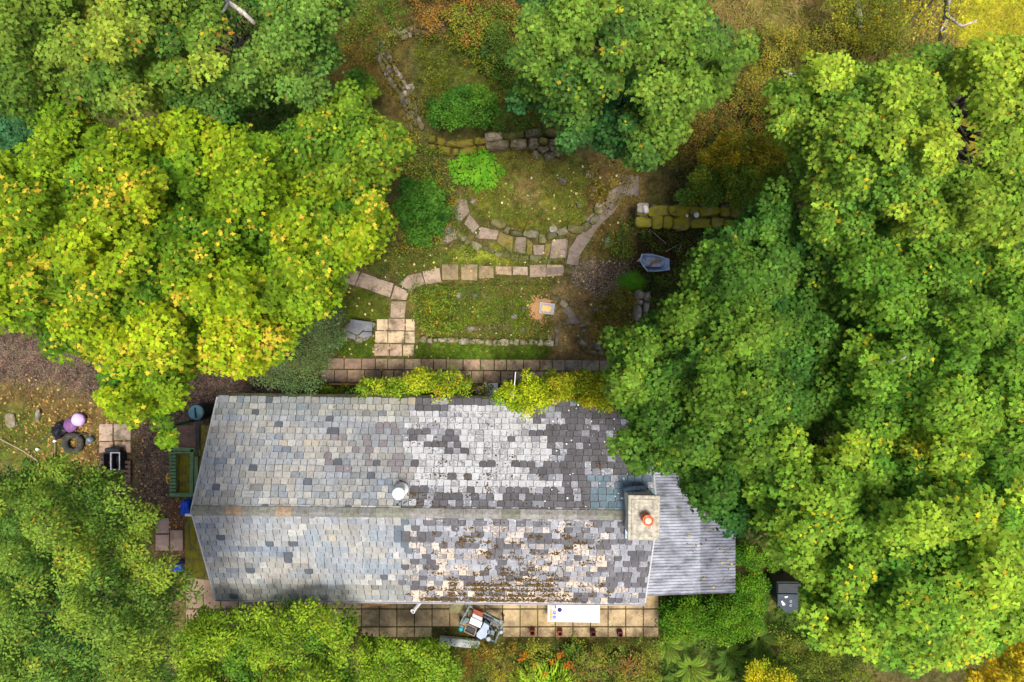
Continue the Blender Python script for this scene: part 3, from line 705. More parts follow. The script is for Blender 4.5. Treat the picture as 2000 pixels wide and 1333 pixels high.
def slate_col(px, py, north, rnd):
    """slate colour and lichen cover: the left two thirds newer greys, the right part old purple slates under lichen"""
    edge = 795+(8 if north else 0)
    run = float(vnoise(px/42, py/11.5, 60)); blot = float(fbm(px/75, py/50, 61)); r = rnd.random_sample()
    if px < edge+rnd.uniform(-14, 14):
        g = rnd.uniform(.26, .35)
        c = np.array([g*.98, g*1.0, g*1.0])
        b2 = float(fbm(px/50, py/22, 63))
        if b2 > .60: c = np.array([g*1.03, g*1.0, g*.93])
        elif b2 < .42: c = np.array([g*.88, g*.94, g*1.02])
        if run < .22: c = c*np.array([.72, .80, .90])
        if r < .035: c = np.array([.085,.10,.12])
        elif r < .08: c = c*.74
        elif r < .14: c = np.array([.40,.40,.38])
        elif r < .148: c = np.array([.38,.34,.27])
        if north and 640 < px < 790 and 820 < py < 930 and run > .55 and r > .6: c = np.array([.20,.182,.195])
        if (not north) and 600 < px < 790 and 1040 < py < 1110 and r < .45 and b2 < .5: c = np.array([.24,.28,.31])
        if px > 640 and north and 830 < py < 960: c = c*.88
        if (not north) and px > 776 and 1000 < py < 1075: c = np.array([.11,.14,.165]) if r < .6 else c
        if py > 1140 : c = c*np.array([.85,.85,.8])
        if py < 815: c = c*np.array([.86,.86,.80])
        return c*.84, (.25 if r > .9 else 0.0)
    dark = np.array([.074, .071, .078])*rnd.uniform(.85, 1.25)
    if north:
        pl = .93-1.1*max(0, (px-1000)/200.) - max(0, (py-940)/60.)*.25 - (.45 if py < 798 else 0)
        if py > 955 or (px > 1120): pl -= .3
        if px > 1100 and py < 900: pl -= .35
        if 800 < px < 900 and 835 < py < 870: pl -= .35
        white = (run*.75+blot*.5)+rnd.normal(0, .11) < pl*.97
        if not white and r < (.35 if px < 1100 else .15): return np.array([.20,.205,.23])*rnd.uniform(.8, 1.2), rnd.uniform(.2, .5)
        if px > 1150 and py > 930: return np.array([.10,.145,.175])*rnd.uniform(.8, 1.2), 0
        return (np.array([.25,.25,.26])*rnd.uniform(.8, 1.15), rnd.uniform(.5, 1.05)) if white else (dark, rnd.uniform(0, .22))
    pl = .36+(.12 if 800 < px < 1180 else -.12)+(.12 if py > 1075 and 820 < px < 1230 else 0)
    if r < .45: return np.array([.20,.205,.225])*rnd.uniform(.7, 1.3), rnd.uniform(.1, .45)
    if run < pl: return np.array([.23,.20,.185])*rnd.uniform(.75, 1.2), rnd.uniform(.35, .95)
    return dark*rnd.uniform(1, 1.25), rnd.uniform(0, .25)
def make_slope(north, name):
    mb = MB(); rnd = RS(11 if north else 12); nrow = 18 if north else 16
    e = slope/nrow
    def S(u, s, off):          # s = distance up the slope from eave
        f = s/slope
        v = (Wd-f*Wd/2) if north else f*Wd/2
        z = HE+f*(HR-HE)
        nz = (Wd/2)/slope; nv = (HR-HE)/slope*(1 if north else -1)
        p = H(u, v+nv*off, z+nz*off); return p
    # boards and underlay under the slates
    mb.lich = 0
    mb.hexa([S(0, 0, -.10), S(Lh, 0, -.10), S(Lh, slope, -.10), S(0, slope, -.10), S(0, 0, -.004), S(Lh, 0, -.004), S(Lh, slope, -.004), S(0, slope, -.004)], (.022, .022, .025))
    for r_ in range(nrow):
        u = -.24*(.5 if r_ % 2 else .0)-rnd.uniform(0, .05)
        s0 = r_*e-(.03 if r_ == 0 else 0)
        while u < Lh:
            w_ = .226*rnd.uniform(.86, 1.14) if rnd.rand() > .04 else .35
            a, b_ = max(u, -.02)+.008, min(u+w_, Lh+.02)-.008
            u += w_
            if b_-a < .04: continue
            mid = S((a+b_)/2, s0+e/2, 0); ppx, ppy = unP(mid.x, mid.y, mid.z)
            c, li = slate_col(ppx, ppy, north, rnd); mb.lich = li
            t0, t1 = .020+rnd.uniform(0, .008), .006
            j = rnd.uniform(-.014, .014); t0 += .006; sk = rnd.uniform(-.006, .006); s1 = min(s0+e+.03, slope)
            q = rnd.uniform(.008, .03)
            bot = [S(a+q, s0+j, 0.0), S(b_-q, s0+j+sk, 0.0), S(b_, s0+q+j, 0), S(b_, s1, 0), S(a, s1, 0), S(a, s0+q+j, 0)]
            top = [S(a+q, s0+j, t0), S(b_-q, s0+j+sk, t0), S(b_, s0+q+j, t0*.96), S(b_, s1, t1-.002), S(a, s1, t1-.002), S(a, s0+q+j, t0*.96)]
            n = 6
            mb.add(bot+top, [tuple(range(n, 2*n))]+[(i, (i+1) % n, n+(i+1) % n, n+i) for i in range(n) if i not in (3,)], tuple(c))
    mb.lich = 0
    o = mb.build(name, M['slate'], cot)
    return S, o
SN, roofN = make_slope(True, 'roof_slope'); SS, roofS = make_slope(False, 'roof_slope')
roofN['label'] = 'north slate slope with white lichen on its right half'; roofS['label'] = 'south slate slope with cream lichen and brown moss on its right half'
# ridge tiles
rg = MB(); rnd = RS(5); u = 0.0; first = True
while u < Lh-.75:
    w_ = .46 if u < Lh*.5 else .52
    b_ = min(u+w_, Lh-.72)
    m_ = H((u+b_)/2, Wd/2, HR); ppx, _ = unP(m_.x, m_.y, HR)
    c = (.21,.21,.205) if ppx > 560 else (.23,.23,.205)
    if 435 < ppx < 470 or 545 < ppx < 565: c = (.29,.21,.145)
    elif rnd.rand() < .25: c = (.21,.215,.175)
    elif ppx > 800: c = (.25,.24,.225)
    k = rnd.uniform(.66, .92); c = tuple(ch*k for ch in c)
    dz = .055+rnd.uniform(0, .006); lw = .135
    def rp(uu, sgn, o, down): return H(uu, Wd/2+sgn*lw*o, HR+dz-down)
    drop = lw*(HR-HE)/(Wd/2)
    vs = []
    for uu in (u+.003, b_-.003):
        vs += [rp(uu, -1, 1, drop+.035), rp(uu, -1, 1, drop), rp(uu, -1, .28, drop*.2), rp(uu, 0, 0, -.004), rp(uu, 1, .28, drop*.2), rp(uu, 1, 1, drop), rp(uu, 1, 1, drop+.035)]
    rg.add(vs, [(i, i+1, i+8, i+7) for i in range(6)]+[(6,5,4,3,2,1,0), (7,8,9,10,11,12,13)], c)
    u = b_
rg.build('ridge_tiles', M['clean_stone'], cot)
# moss on the old slates
ml = MB(); rnd = RS(8)
vs_, fs_ = ico(1)
ML = [[], []]
for side, S in ((0, SS), (1, SN)):
    for k in range(24000 if side == 0 else 6000):
        nrow = 18 if side else 16; row = rnd.randint(nrow); s = min(slope-.03, row*slope/nrow+abs(rnd.normal(0, .07))) ; uu = rnd.uniform(Lh*.44, Lh-.15)
        p = S(uu, s, .02); ppx, ppy = unP(p.x, p.y, p.z)
        f = float(fbm(ppx/17, ppy/10, 71)); ex = 0
        if side == 0:
            ex = max(0, 1-abs(ppx-1000)/210)*np.clip((ppy-1075)/60, 0, 1)*.30 + np.clip((ppy-1125)/30, 0, 1)*.10*(ppx < 1240)
            ex += .16*math.exp(-((ppx-1125)/30)**2-((ppy-1060)/22)**2) + .08*(1020 < ppy < 1090 and 900 < ppx < 1130)
            if ppx > 1190: ex -= .12
            if ppx < 830: ex -= .10
            th = .74
        else:
            ex = .24*math.exp(-((ppx-1175)/14)**2-((ppy-905)/26)**2)+.17*math.exp(-((ppx-1130)/25)**2-((ppy-845)/12)**2)+.20*(ppy > 958)*(ppx < 890)+.12*math.exp(-((ppx-905)/14)**2-((ppy-945)/16)**2)
            if 820 < ppx < 1000 and 900 < ppy < 975: ex += .06
            th = .74
        if f+ex*1.25 < th+rnd.uniform(-.08, .09): continue
        r = rnd.uniform(.010, .027)*(1.0 if f+ex < th+.1 else 1.25)
        c = np.array([.135,.075,.022]) if rnd.rand() < .8 else np.array([.10,.085,.02])
        c = c*rnd.uniform(.35, .85); 
        M_ = ML[side]; M_.append((p.x, p.y, p.z, r, rnd.uniform(.4, .8), *c))
for side, par in ((0, roofS), (1, roofN)):
    mb = MB()
    for (x, y, z, r, fl, c0, c1, c2) in ML[side]:
        mb.add([(x+v.x*r*1.2, y+v.y*r, z+v.z*r*fl) for v in vs_], fs_, (c0, c1, c2))
    if mb.v:
        o = mb.build('moss', M['moss_lump'], par, True); o['kind'] = 'stuff'
# small white lichen spots and droppings on the dark slates are part of the north slope
dr = MB(); rnd = RS(19)
for k in range(46):
    ppx, ppy = rnd.uniform(1060, 1225), rnd.uniform(790, 1000)
    p = P(ppx, ppy, 3.4); v = (p-SLc).dot(uy); u_ = (p-SLc).dot(ux); s = (Wd-v)/(Wd/2)*slope
    if not (0 < s < slope) or u_ > Lh-.1: continue
    q = SN(u_, s, .026); dr.rock(q, (rnd.uniform(.012, .034),)*2+(.006,), rnd.uniform(0, 3), k, (.62,.64,.64), 1, .2)
dr.build('bird_droppings', M['clean_stone'], roofN)['kind'] = 'stuff'
# gutters, verge, fascia
g = MB(); n = 8
def gutter(mb, v, z, r, u0, u1):
    for k in range(n):
        a0, a1 = math.pi+math.pi*k/n, math.pi+math.pi*(k+1)/n
        for rr, fl in ((r, 0), (r-.008, 1)):
            q = [H(u0, v+math.cos(a0)*rr, z+math.sin(a0)*rr), H(u1, v+math.cos(a0)*rr, z+math.sin(a0)*rr), H(u1, v+math.cos(a1)*rr, z+math.sin(a1)*rr), H(u0, v+math.cos(a1)*rr, z+math.sin(a1)*rr)]
            mb.add(q, [(0,1,2,3) if not fl else (3,2,1,0)])
    for s_ in (-1, 1):
        mb.box(H((u0+u1)/2, v+s_*r, z), (u1-u0, .014, .018), hang)
gutter(g, -.055, HE-.02, .052, -.04, Lh+.04); o = g.build('gutter', M['gutter'], cot)
g = MB(); gutter(g, Wd+.06, HE-.02, .055, -.04, Lh+.04); g.box(H(Lh/2, Wd+.055, HE-.05), (Lh, .07, .04), hang); o = g.build('gutter', M['dark_gutter'], cot)
for u_ in (-.03, Lh+.03):
    vg = MB()
    for N_, S in ((1, SN), (0, SS)):
        vg.hexa([S(u_-.022, 0, -.12), S(u_+.022, 0, -.12), S(u_+.022, slope, -.12), S(u_-.022, slope, -.12), S(u_-.022, 0, .012), S(u_+.022, 0, .012), S(u_+.022, slope, .012), S(u_-.022, slope, .012)])
    vg.build('verge_board', M['gutter'], cot)
# chimney
CC = P(1258, 1012, 5.0); ch = MB()
ctop = 5.0; cw, cd = .84, 1.19
ch.box((CC.x, CC.y, 4.15), (cw-.12, cd-.16, 1.5), hang)
o = ch.build('chimney', M['harling'], cot); chim = o
cp = MB(); cp.box((CC.x, CC.y, ctop-.06), (cw, cd, .12), hang, bev=.015); cp.box((CC.x, CC.y, ctop+.012), (cw-.16, cd-.2, .03), hang, bev=.012)
cp.build('chimney_cap', M['chimney'], chim)
pc = P(1265.5, 1017, 5.35); pot = MB(); pot.lathe((pc.x, pc.y, ctop+.02), [(.13,0),(.135,.05),(.115,.08),(.12,.30),(.15,.33),(.15,.37),(.125,.38),(.115,.36),(.105,.2)], 24)
pot.build('chimney_pot', M['terracotta'], chim, True)
pi = MB(); pi.lathe((pc.x, pc.y, ctop+.02), [(.0,.405),(.06,.40),(.092,.375),(.10,.32)], 24); pi.build('pot_cowl', M['clay_inner'], chim, True)
fl = MB(); a = P(1218, 957, 4.15); b_ = P(1262, 953, 4.15)
fl.tube([a, a.lerp(b_, .5)+Vector((0, 0, .03)), b_], [.07, .085, .06], 10); fl.box(P(1232, 975, 4.2), (.1, .5, .02), .1)
fl.box(P(1226, 1030, 4.12), (.14, .62, .015), 0, rx=0); fl.build('lead_flashing', M['lead'], chim)
# vent with a white cowl
vb = P(783, 958, 4.05); vt = MB()
vt.lathe((vb.x, vb.y, 3.85), [(.19,0),(.20,.1),(.13,.16),(.085,.22),(.085,.62)], 24); vt.build('flue_pipe', M['speckled_white'], cot, True)
vt = MB(); vt.lathe((vb.x, vb.y, 4.42), [(.17,0),(.175,.05),(.15,.085),(.06,.11),(0,.115)], 24); vt.build('flue_cowl', M['white_plastic'], cot, True)
# doors and windows in the long walls
def window(u, v, wd, sgn, z=.95, hh=1.15):
    fr = MB(); c = H(u, v, z+hh/2)
    for dz, du, ww, hz in ((-hh/2, 0, wd, .07), (hh/2, 0, wd, .07), (0, 0, .05, hh)): fr.box(c+ux*du+Vector((0, 0, dz)), (ww, .08, hz), hang)
    for du in (-wd/2, wd/2): fr.box(c+ux*du, (.07, .078, hh), hang)
    f = fr.build('window', M['white_plastic'], cot)
    gl = MB(); gl.box(c, (wd-.08, .03, hh-.08), hang); gl.build('pane', M['glass'], f)
    si = MB(); si.box(c+uy*sgn*.07+Vector((0, 0, -hh/2-.06)), (wd+.12, .16, .05), hang); si.build('sill', M['clean_stone'], f)
for u_ in (2.2, 4.6, 9.6, 11.2): window(u_, ov-.03, .95, -1)
for u_ in (2.5, 6.0, 10.5): window(u_, Wd-ov+.03, .9, 1)
for u_, v, sg in ((7.3, ov-.03, -1), (8.2, Wd-ov+.03, 1)):
    d_ = MB(); d_.box(H(u_, v, 1.02), (.9, .09, 2.02), hang); dd_ = d_.build('door', M['green_paint'], cot)
    hh_ = MB(); hh_.box(H(u_+.33, v+sg*.07, 1.0), (.12, .05, .03), hang); hh_.build('handle', M['steel'], dd_)
# slanting flue/waste pipe under the south eave
pp = MB(); a = P(828, 1168, 1.6); b_ = P(806, 1195, 2.15); e0 = a+(a-b_)*.3
dirv = (b_-a).normalized()
n = 18; pv = []; 
pp.tube([e0, a, b_], [.055, .058, .062], 16, cap=False); pp.tube([b_-dirv*.04, b_], [.074, .074], 16, cap=False)
# thick rim at the open end
t = dirv; aa = t.cross(Vector((0, 0, 1))).normalized(); bb = t.cross(aa); vs = []
for R in (.075, .05): vs += [b_+t*.002+(aa*math.cos(6.2832*k/16)+bb*math.sin(6.2832*k/16))*R for k in range(16)]
pp.add(vs, [(k, (k+1) % 16, 16+(k+1) % 16, 16+k) for k in range(16)])
pw = pp.build('waste_pipe', M['white_plastic'], cot); pi = MB(); pi.tube([b_-t*.06, b_-t*.05], .05, 16); pi.build('pipe_opening', M['black_void'], pw)
# tv aerial: a boom on a bracket pointing north from the eave
ar = thing('television_aerial', P(1003, 782, 2.7), 'thin white television aerial sticking out from the north eave over the yellow ivy', 'aerial')
a = P(1007, 727, 3.85); b_ = P(1002, 785, 3.85); mb = MB(); mb.tube([a, b_], .014, 8); mb.build('boom', M['white_plastic'], ar)
c = P(1003, 773, 3.85)
for s_ in (-1, 1):
    mb = MB(); mb.tube([c, P(1003+s_*8, 773-1.5, 3.85), P(1003+s_*14, 770, 3.89)], .011, 6); mb.build('dipole', M['white_plastic'], ar)
mb = MB(); mb.tube([P(1002.6, 779, 3.85)-Vector((0, 0, 1.3)), P(1002.6, 779, 3.85)], .018, 8); mb.build('bracket', M['steel'], ar)

# ------------------------------------------------------------------ corrugated lean-to at the east gable
HL = 2.45
lt = thing('lean_to', P(1350, 1060, 0), 'lean-to with a silvery corrugated sheet roof beside the chimney gable', 'lean-to')
def LP(px, py, dz=0): return P(px, py, HL)+Vector((0, 0, dz))
A0, A1 = P(1262, 1163, HL), P(1436, 1163, 2.2)
ytop = P(1290, 893, HL).y; ybot = A0.y; nC = int((ytop-ybot)/.092)
def sheet(x0, x1, z0, z1, nm, tint, lift=0):
    mb = MB(); vs = []; fs = []; sub = 8; N_ = nC*sub
    for i in range(N_+1):
        y = ybot+(ytop-ybot)*i/N_; w_ = .019*math.cos(2*math.pi*i/sub)
        for x_, z_ in ((x0, z0), (x1, z1)): vs.append((x_, y, z_+w_+lift))
    for i in range(N_): fs.append((2*i, 2*i+1, 2*i+3, 2*i+2))
    mb.add(vs, fs, tint); return mb.build(nm, M['corrugated'], lt, True)
zx = lambda x_: HL+.02+(2.2-HL)*(x_-A0.x)/(A1.x-A0.x)
xs = P(1362, 1100, 2.3).x
s1 = sheet(A0.x-.1, xs+.08, zx(A0.x-.1), zx(xs+.08), 'roof_sheet', (1.1,1.1,1.12), .012)
s2 = sheet(xs-.05, A1.x, zx(xs-.05), zx(A1.x), 'roof_sheet', (.72,.73,.77), 0)  # right sheet tinted darker than the left one
s2['label'] = 'darker corrugated roof sheet'
fr = MB()
for x_ in (xs, A1.x-.12): fr.box((x_, (ytop+ybot)/2, zx(x_)-.09), (.07, ytop-ybot-.1, .1))
fr.build('rafter', M['grey_timber'], lt)
for x_, y_ in ((A1.x-.12, ybot+.15), (A1.x-.12, ytop-.15), (A1.x-.12, (ytop+ybot)/2)):
    mb = MB(); mb.box((x_, y_, 1.02), (.09, .09, 2.2)); mb.build('post', M['grey_timber'], lt)

# ------------------------------------------------------------------ west lean-tos (green frame, mossy sheets)
gl_ = thing('timber_lean_to', P(372, 900, 0), 'green painted timber lean-to frame over mossy sheets at the left gable', 'lean-to')
hz = 2.0
def bar(mb, x0, y0, x1, y1, w_, h=hz, th=.07):
    a, b_ = P(x0, y0, h), P(x1, y1, h); d = b_-a; mb.box(((a.x+b_.x)/2, (a.y+b_.y)/2, h), (d.length, w_, th), math.atan2(d.y, d.x))
mb = MB(); k = 0
for i in range(15):
    y = 872+i*6.6; mb.box(P(338, y, hz), (.21, .07, .05), 0)
bar(mb, 335, 828, 335, 970, .05, hz-.05); bar(mb, 341, 828, 341, 970, .05, hz-.05)
mb.build('slatted_rail', M['green_paint'], gl_)
for (x0, y0, x1, y1) in ((335, 828, 335, 872), (333, 966, 388, 967), (376, 878, 374, 966), (384, 892, 384, 969), (340, 876, 382, 879), (341, 884, 374, 884)):
    mb = MB(); bar(mb, x0, y0, x1, y1, .11 if x0 != 341 else .05, hz+.04+.012*(x0 % 3)); mb.build('beam', M['green_paint'], gl_)
for x_, y_ in ((335, 832), (335, 966), (384, 966), (386, 880)):
    mb = MB(); p = P(x_, y_, 0); mb.box((p.x*(D-hz)/D, p.y*(D-hz)/D, .98), (.09, .09, 1.94)); mb.build('post', M['green_paint'], gl_)
mb = MB(); a = P(363, 853, hz); mb.box(a, (.62, .68, .03), .02); mb.build('plywood_panel', M['brown_ply'], gl_)
def mossy(x0, y0, x1, y1, h0, h1, par, mat='moss_sheet', pitch=.11, along='y', amp=.022, nm='roof_sheet'):
    a, b_ = P(x0, y1, h0), P(x1, y0, h0); mb = MB(); vs = []; fs = []
    n_ = max(8, int((b_.x-a.x if along == 'y' else b_.y-a.y)/pitch*6))
    for i in range(n_+1):
        t_ = i/n_; wv = amp*math.cos(t_*n_/6*2*math.pi)
        if along == 'y':
            x_ = a.x+(b_.x-a.x)*t_; z_ = h0+(h1-h0)*t_+wv; vs += [(x_, a.y, z_), (x_, b_.y, z_)]
        else:
            y_ = a.y+(b_.y-a.y)*t_; vs += [(a.x, y_, h0+wv), (b_.x, y_, h1+wv)]
    for i in range(n_): fs.append((2*i, 2*i+1, 2*i+3, 2*i+2) if along != 'y' else (2*i+1, 2*i, 2*i+2, 2*i+3))
    mb.add(vs, fs); return mb.build(nm, M[mat], par, True)
mossy(341, 888, 374, 966, 1.75, 1.85, gl_)
mossy(389, 830, 440, 970, 1.95, 2.35, gl_)
mb = MB(); p = P(386, 852, 2.02); mb.box(p, (.13, .85, .03), 0); mb.build('clear_strip', M['dark_glazing'], gl_)
sr_ = thing('low_shed', P(395, 1065, 0), 'low shed with a yellow mossed corrugated roof under the left gable', 'shed')
mossy(362, 1005, 440, 1128, 1.7, 2.1, sr_, along='y')
mb = MB(); p = P(400, 1066, 0); mb.box((p.x*(D-1.7)/D+.05, p.y*(D-1.7)/D, .8), (.95, 1.75, 1.62)); mb.build('wall', M['brown_ply'], sr_)
mb = MB(); bar(mb, 362, 1006, 380, 1006, .07, 1.95); mb.build('fascia', M['speckled_white'], sr_)
hk = MB(); p = P(326, 935, 1.7)
a = P(329, 924, 1.75); b_ = P(325, 934, 1.75); c = P(329, 945, 1.75); hk.tube([a, P(326, 928, 1.75), b_, P(326, 941, 1.75), c], .018, 6); hk.tube([b_, P(334, 935, 1.75)], .015, 6)
tag(hk.build('yellow_hook', M['yellow_plastic']), 'small yellow hooked handle sticking out of the green slatted rail', 'handle')

# ------------------------------------------------------------------ things left of the cottage
def put(mb, name, mat, parent, smooth=False): return mb.build(name, M[mat], parent, smooth)
p = P(383, 812, 0); wb = thing('water_butt', p, 'round black water butt with a glossy teal lid by the left gable', 'water butt')
k = (D-.9)/D; bx_, by_ = P(384, 806, .9)[:2]
mb = MB(); mb.lathe((bx_, by_, 0), [(.22,0),(.27,.3),(.27,.6),(.25,.88),(.27,.9)], 24); put(mb, 'barrel', 'black_plastic', wb, True)
mb = MB(); mb.lathe((bx_, by_, .9), [(.25,0),(.25,.04),(.2,.06),(0,.08)], 24); put(mb, 'lid', 'teal_plastic', wb, True)
mb = MB(); mb.box((bx_, by_, .99), (.05, .34, .04), .1, bev=.012); put(mb, 'handle', 'black_plastic', wb)
wb.location = (bx_, by_, 0)
for c_ in wb.children: 
    for v in c_.data.vertices: v.co.x += (p.x-bx_); v.co.y += (p.y-by_)
def ball(px, py, r, name, label, cat, mat, seed, fl=.8):
    p = P(px, py, r*.7); mb = MB(); mb.rock((p.x, p.y, r*fl), (r, r, r*fl), 0, seed, None, 3, .0, .05)
    return tag(mb.build(name, M[mat], None, True), label, cat)
ball(154, 820, .22, 'float_ball', 'glossy lilac plastic ball touching the dark purple one', 'ball', 'purple_light', 3)
ball(137, 831, .24, 'crumpled_bag', 'crumpled dark purple bag between the lilac ball and the black sack', 'bag', 'purple', 8, .6)
mb = MB(); p = P(117, 840, .15); mb.rock((p.x, p.y, .14), (.24, .22, .16), .4, 21, None, 3, .3, .35); tag(mb.build('rubbish_sack', M['black_bag'], None, True), 'black rubbish sack slumped beside the crumpled purple bag', 'sack')
mb = MB(); p = P(143, 866, .1); mb.torus((p.x, p.y, .11), .265, .10, 32, 12); tag(mb.build('tyre', M['rubber'], None, True), 'old black tyre lying flat on the leaf litter', 'tyre')
mb = MB(); mb.torus((p.x+.3, p.y+.13, .06), .2, .022, 28, 8, tilt=.3); tag(mb.build('hose_coil', M['rubber'], None, True), 'thin dark hose coil leaning on the old tyre', 'hose')
mb = MB(); mb.tube([P(50, 883, .05), P(106, 844, .25)], .018, 6); tag(mb.build('stick', M['bark']), 'thin dark pole lying from the grass up to the black sack', 'pole')
mb = MB(); pts = [P(-20+i*13, 845+i*7.6+math.sin(i)*1.2, .10) for i in range(11)]; mb.tube(pts, .014, 6); tag(mb.build('rope', M['rope']), 'pale rope running across the grass at the left edge', 'rope')
can = thing('watering_can', P(177, 858, 0), 'small dull blue watering can beside the tyre', 'watering can')
p = P(177, 859, .12); mb = MB(); mb.lathe((p.x, p.y, 0), [(.09,0),(.095,.2),(.05,.26),(.03,.27)], 16); put(mb, 'body', 'lead', can, True)
mb = MB(); mb.tube([p+Vector((0, .08, .0)), p+Vector((.02, .22, .12))], [.02, .012], 8); put(mb, 'spout', 'lead', can)
mb = MB(); mb.tube([p+Vector((0, -.09, .05)), p+Vector((0, -.12, .2)), p+Vector((0, 0, .24))], .01, 6); put(mb, 'handle', 'lead', can)
for i, (x_, y_, l_) in enumerate([(107, 862, 'white enamel mug on the grass just below the black sack'), (73, 878, 'small upturned white cup in the grass left of the tyre')]):
    p = P(x_, y_, .06); t_ = thing('mug', (p.x, p.y, 0), l_, 'mug', 'white mugs in the grass')
    mb = MB(); mb.lathe((p.x, p.y, 0), [(.035,0),(.045,.1),(.04,.1),(.03,.01)], 14); put(mb, 'cup', 'white_plastic', t_, True)
    mb = MB(); mb.torus((p.x+.055, p.y, .05), .025, .007, 12, 6, tilt=1.57); put(mb, 'handle', 'white_plastic', t_, True)
mb = MB(); mb.tube([P(107, 866, .1), P(107, 892, .06)], .016, 6); tag(mb.build('tool_shaft', M['grey_timber']), 'short wooden shaft lying below the white enamel mug', 'shaft')
# stove-like black crate pair on the slabs
p = P(217, 902, 0); cr_ = thing('tool_box', p, 'black double compartment box with pale rims standing on the small slabs', 'box')
q = P(218, 901, .42); 
for dx, nm, m_, wd in ((-.15, 'compartment', 'black_plastic', .25), (.13, 'compartment', 'black_plastic', .25)):
    mb = MB(); cx_, cy_ = q.x+dx, q.y
    for (sx_, sy_, ox, oy) in ((wd, .03, 0, .27), (wd, .03, 0, -.27), (.03, .57, -wd/2, 0), (.03, .57, wd/2, 0)): mb.box((cx_+ox, cy_+oy, .21), (sx_, sy_, .42))
    mb.box((cx_, cy_, .06), (wd, .54, .1)); put(mb, nm, m_, cr_)
mb = MB(); mb.box((q.x+.13, q.y+.28, .43), (.3, .03, .02)); mb.box((q.x+.13, q.y-.28, .43), (.3, .03, .02)); mb.box((q.x+.27, q.y, .43), (.03, .59, .022)); mb.box((q.x-.015, q.y, .43), (.03, .59, .022)); put(mb, 'rim', 'gutter', cr_)
mb = MB(); mb.rock((q.x+.13, q.y, .2), (.09, .22, .12), 0, 5, None, 2, .2); put(mb, 'rolled_cloth', 'black_bag', cr_)
mb = MB(); mb.box((q.x+.02, q.y+.36, .3), (.5, .14, .3), 0, bev=.03); put(mb, 'lid', 'black_plastic', cr_)
pl = thing('pallet', P(225, 925, 0), 'brown wooden pallet under the black double box', 'pallet')
for i in range(5):
    mb = MB(); r0 = P(225, 903+i*9, .1); mb.box((r0.x, r0.y, .11), (1.05, .1, .025), .01*i); put(mb, 'board', 'brown_ply', pl)
for x_ in (197, 253):
    mb = MB(); r0 = P(x_, 921, .05); mb.box((r0.x, r0.y, .05), (.08, .7, .09)); put(mb, 'bearer', 'brown_ply', pl)
for (x_, y_, h_, sx_, sy_, l_, ro) in ((359, 994, .6, .36, .56, 'crumpled bright blue sheet tucked between the two left lean-tos', .05), (345, 1112, .5, .4, .3, 'bright blue tub half hidden under the tree below the low shed', .3), (306, 1108, .4, .2, .2, 'small blue scrap showing through the bottom left tree', .2)):
    p = P(x_, y_, h_); mb = MB(); mb.rock((p.x, p.y, h_/2), (sx_*.5, sy_*.5, h_/2), ro, int(x_), None, 3, .75, .12); tag(mb.build('blue_sheet', M['blue_plastic'], None, False), l_, 'plastic sheet')
mb = MB(); p = P(20, 822, .05); mb.rock((p.x, p.y, .03), (.2, .3, .08), .2, 4, (.2,.17,.12)); tag(mb.build('flat_stone', M['stone']), 'flat stone in the grass near the left edge', 'stone')
mb = MB(); p = P(73, 812, .05); mb.rock((p.x, p.y, .03), (.09, .24, .08), -.1, 6, (.2,.19,.16)); tag(mb.build('flat_stone', M['stone']), 'narrow grey stone in the grass left of the lilac ball', 'stone')

# ------------------------------------------------------------------ stonework
def stone_run(name, label, cat, pts, width, height, stone, seed, mat='stone', cols=None, rows=1, z0=0, group=None, at=0):
    """dry-laid stones along a pixel polyline: one wall, its stones touching each other"""
    rnd = random.Random(seed); mb = MB(); cols = cols or [(.16,.14,.10), (.20,.175,.13), (.11,.10,.06), (.14,.12,.06)]
    W_ = [P(x_, y_, at+height) for x_, y_ in pts]; z0 = at
    tot = sum((W_[i+1]-W_[i]).length for i in range(len(W_)-1)); s = 0
    for r_ in range(rows):
        s = rnd.uniform(0, stone*.5)
        while s < tot:
            ln = stone*rnd.uniform(.45, 1.6); m_ = s+ln/2; acc = 0
            for i in range(len(W_)-1):
                d = W_[i+1]-W_[i]
                if acc+d.length >= m_ or i == len(W_)-2:
                    t_ = min(1, (m_-acc)/max(d.length, 1e-6)); p = W_[i].lerp(W_[i+1], t_); ang = math.atan2(d.y, d.x); break
                acc += d.length
            off = ((r_+.5)/rows-.5)*width+rnd.uniform(-.03, .03)
            nx_, ny_ = -math.sin(ang), math.cos(ang)
            h_ = height*rnd.uniform(.8, 1.12); c = rnd.choice(cols); k_ = rnd.uniform(.75, 1.25)
            sz = (ln*.56, width/rows*.56*rnd.uniform(.75, 1.25), h_*.6)
            mb.rock((p.x+nx_*off, p.y+ny_*off, z0+h_*.38), sz, ang+rnd.uniform(-.12, .12), rnd.randint(0, 999), tuple(a*k_ for a in c), 2, .84, .13)
            s += ln
    return tag(mb.build(name, M[mat]), label, cat, group)
stone_run('edging_wall', 'curved low stone edging below the round mossy lawn', 'stone edging', z5([(1320,520),(1400,540),(1500,600),(1620,610),(1720,645),(1820,620),(1950,570)])+[(1140,448),(1165,425),(1172,400)], .26, .32, .36, 1)
stone_run('edging_wall', 'line of small stones between the middle path and the light green moss strip', 'stone edging', z5([(1050,560),(1100,620),(1160,680),(1230,715),(1300,725),(1390,770),(1480,790),(1560,800),(1660,800),(1780,830)]), .2, .16, .28, 2, cols=[(.20,.18,.13),(.16,.15,.09),(.12,.11,.05)])
stone_run('edging_wall', 'straight low wall of squared stones along the bottom of the middle bed', 'stone edging', z75([(1085,505),(1200,525),(1450,525),(1550,530),(1700,545),(1880,550)])+z8([(460,612),(640,615),(830,620)]), .2, .28, .25, 3, cols=[(.28,.26,.19),(.32,.28,.20),(.24,.21,.15)])
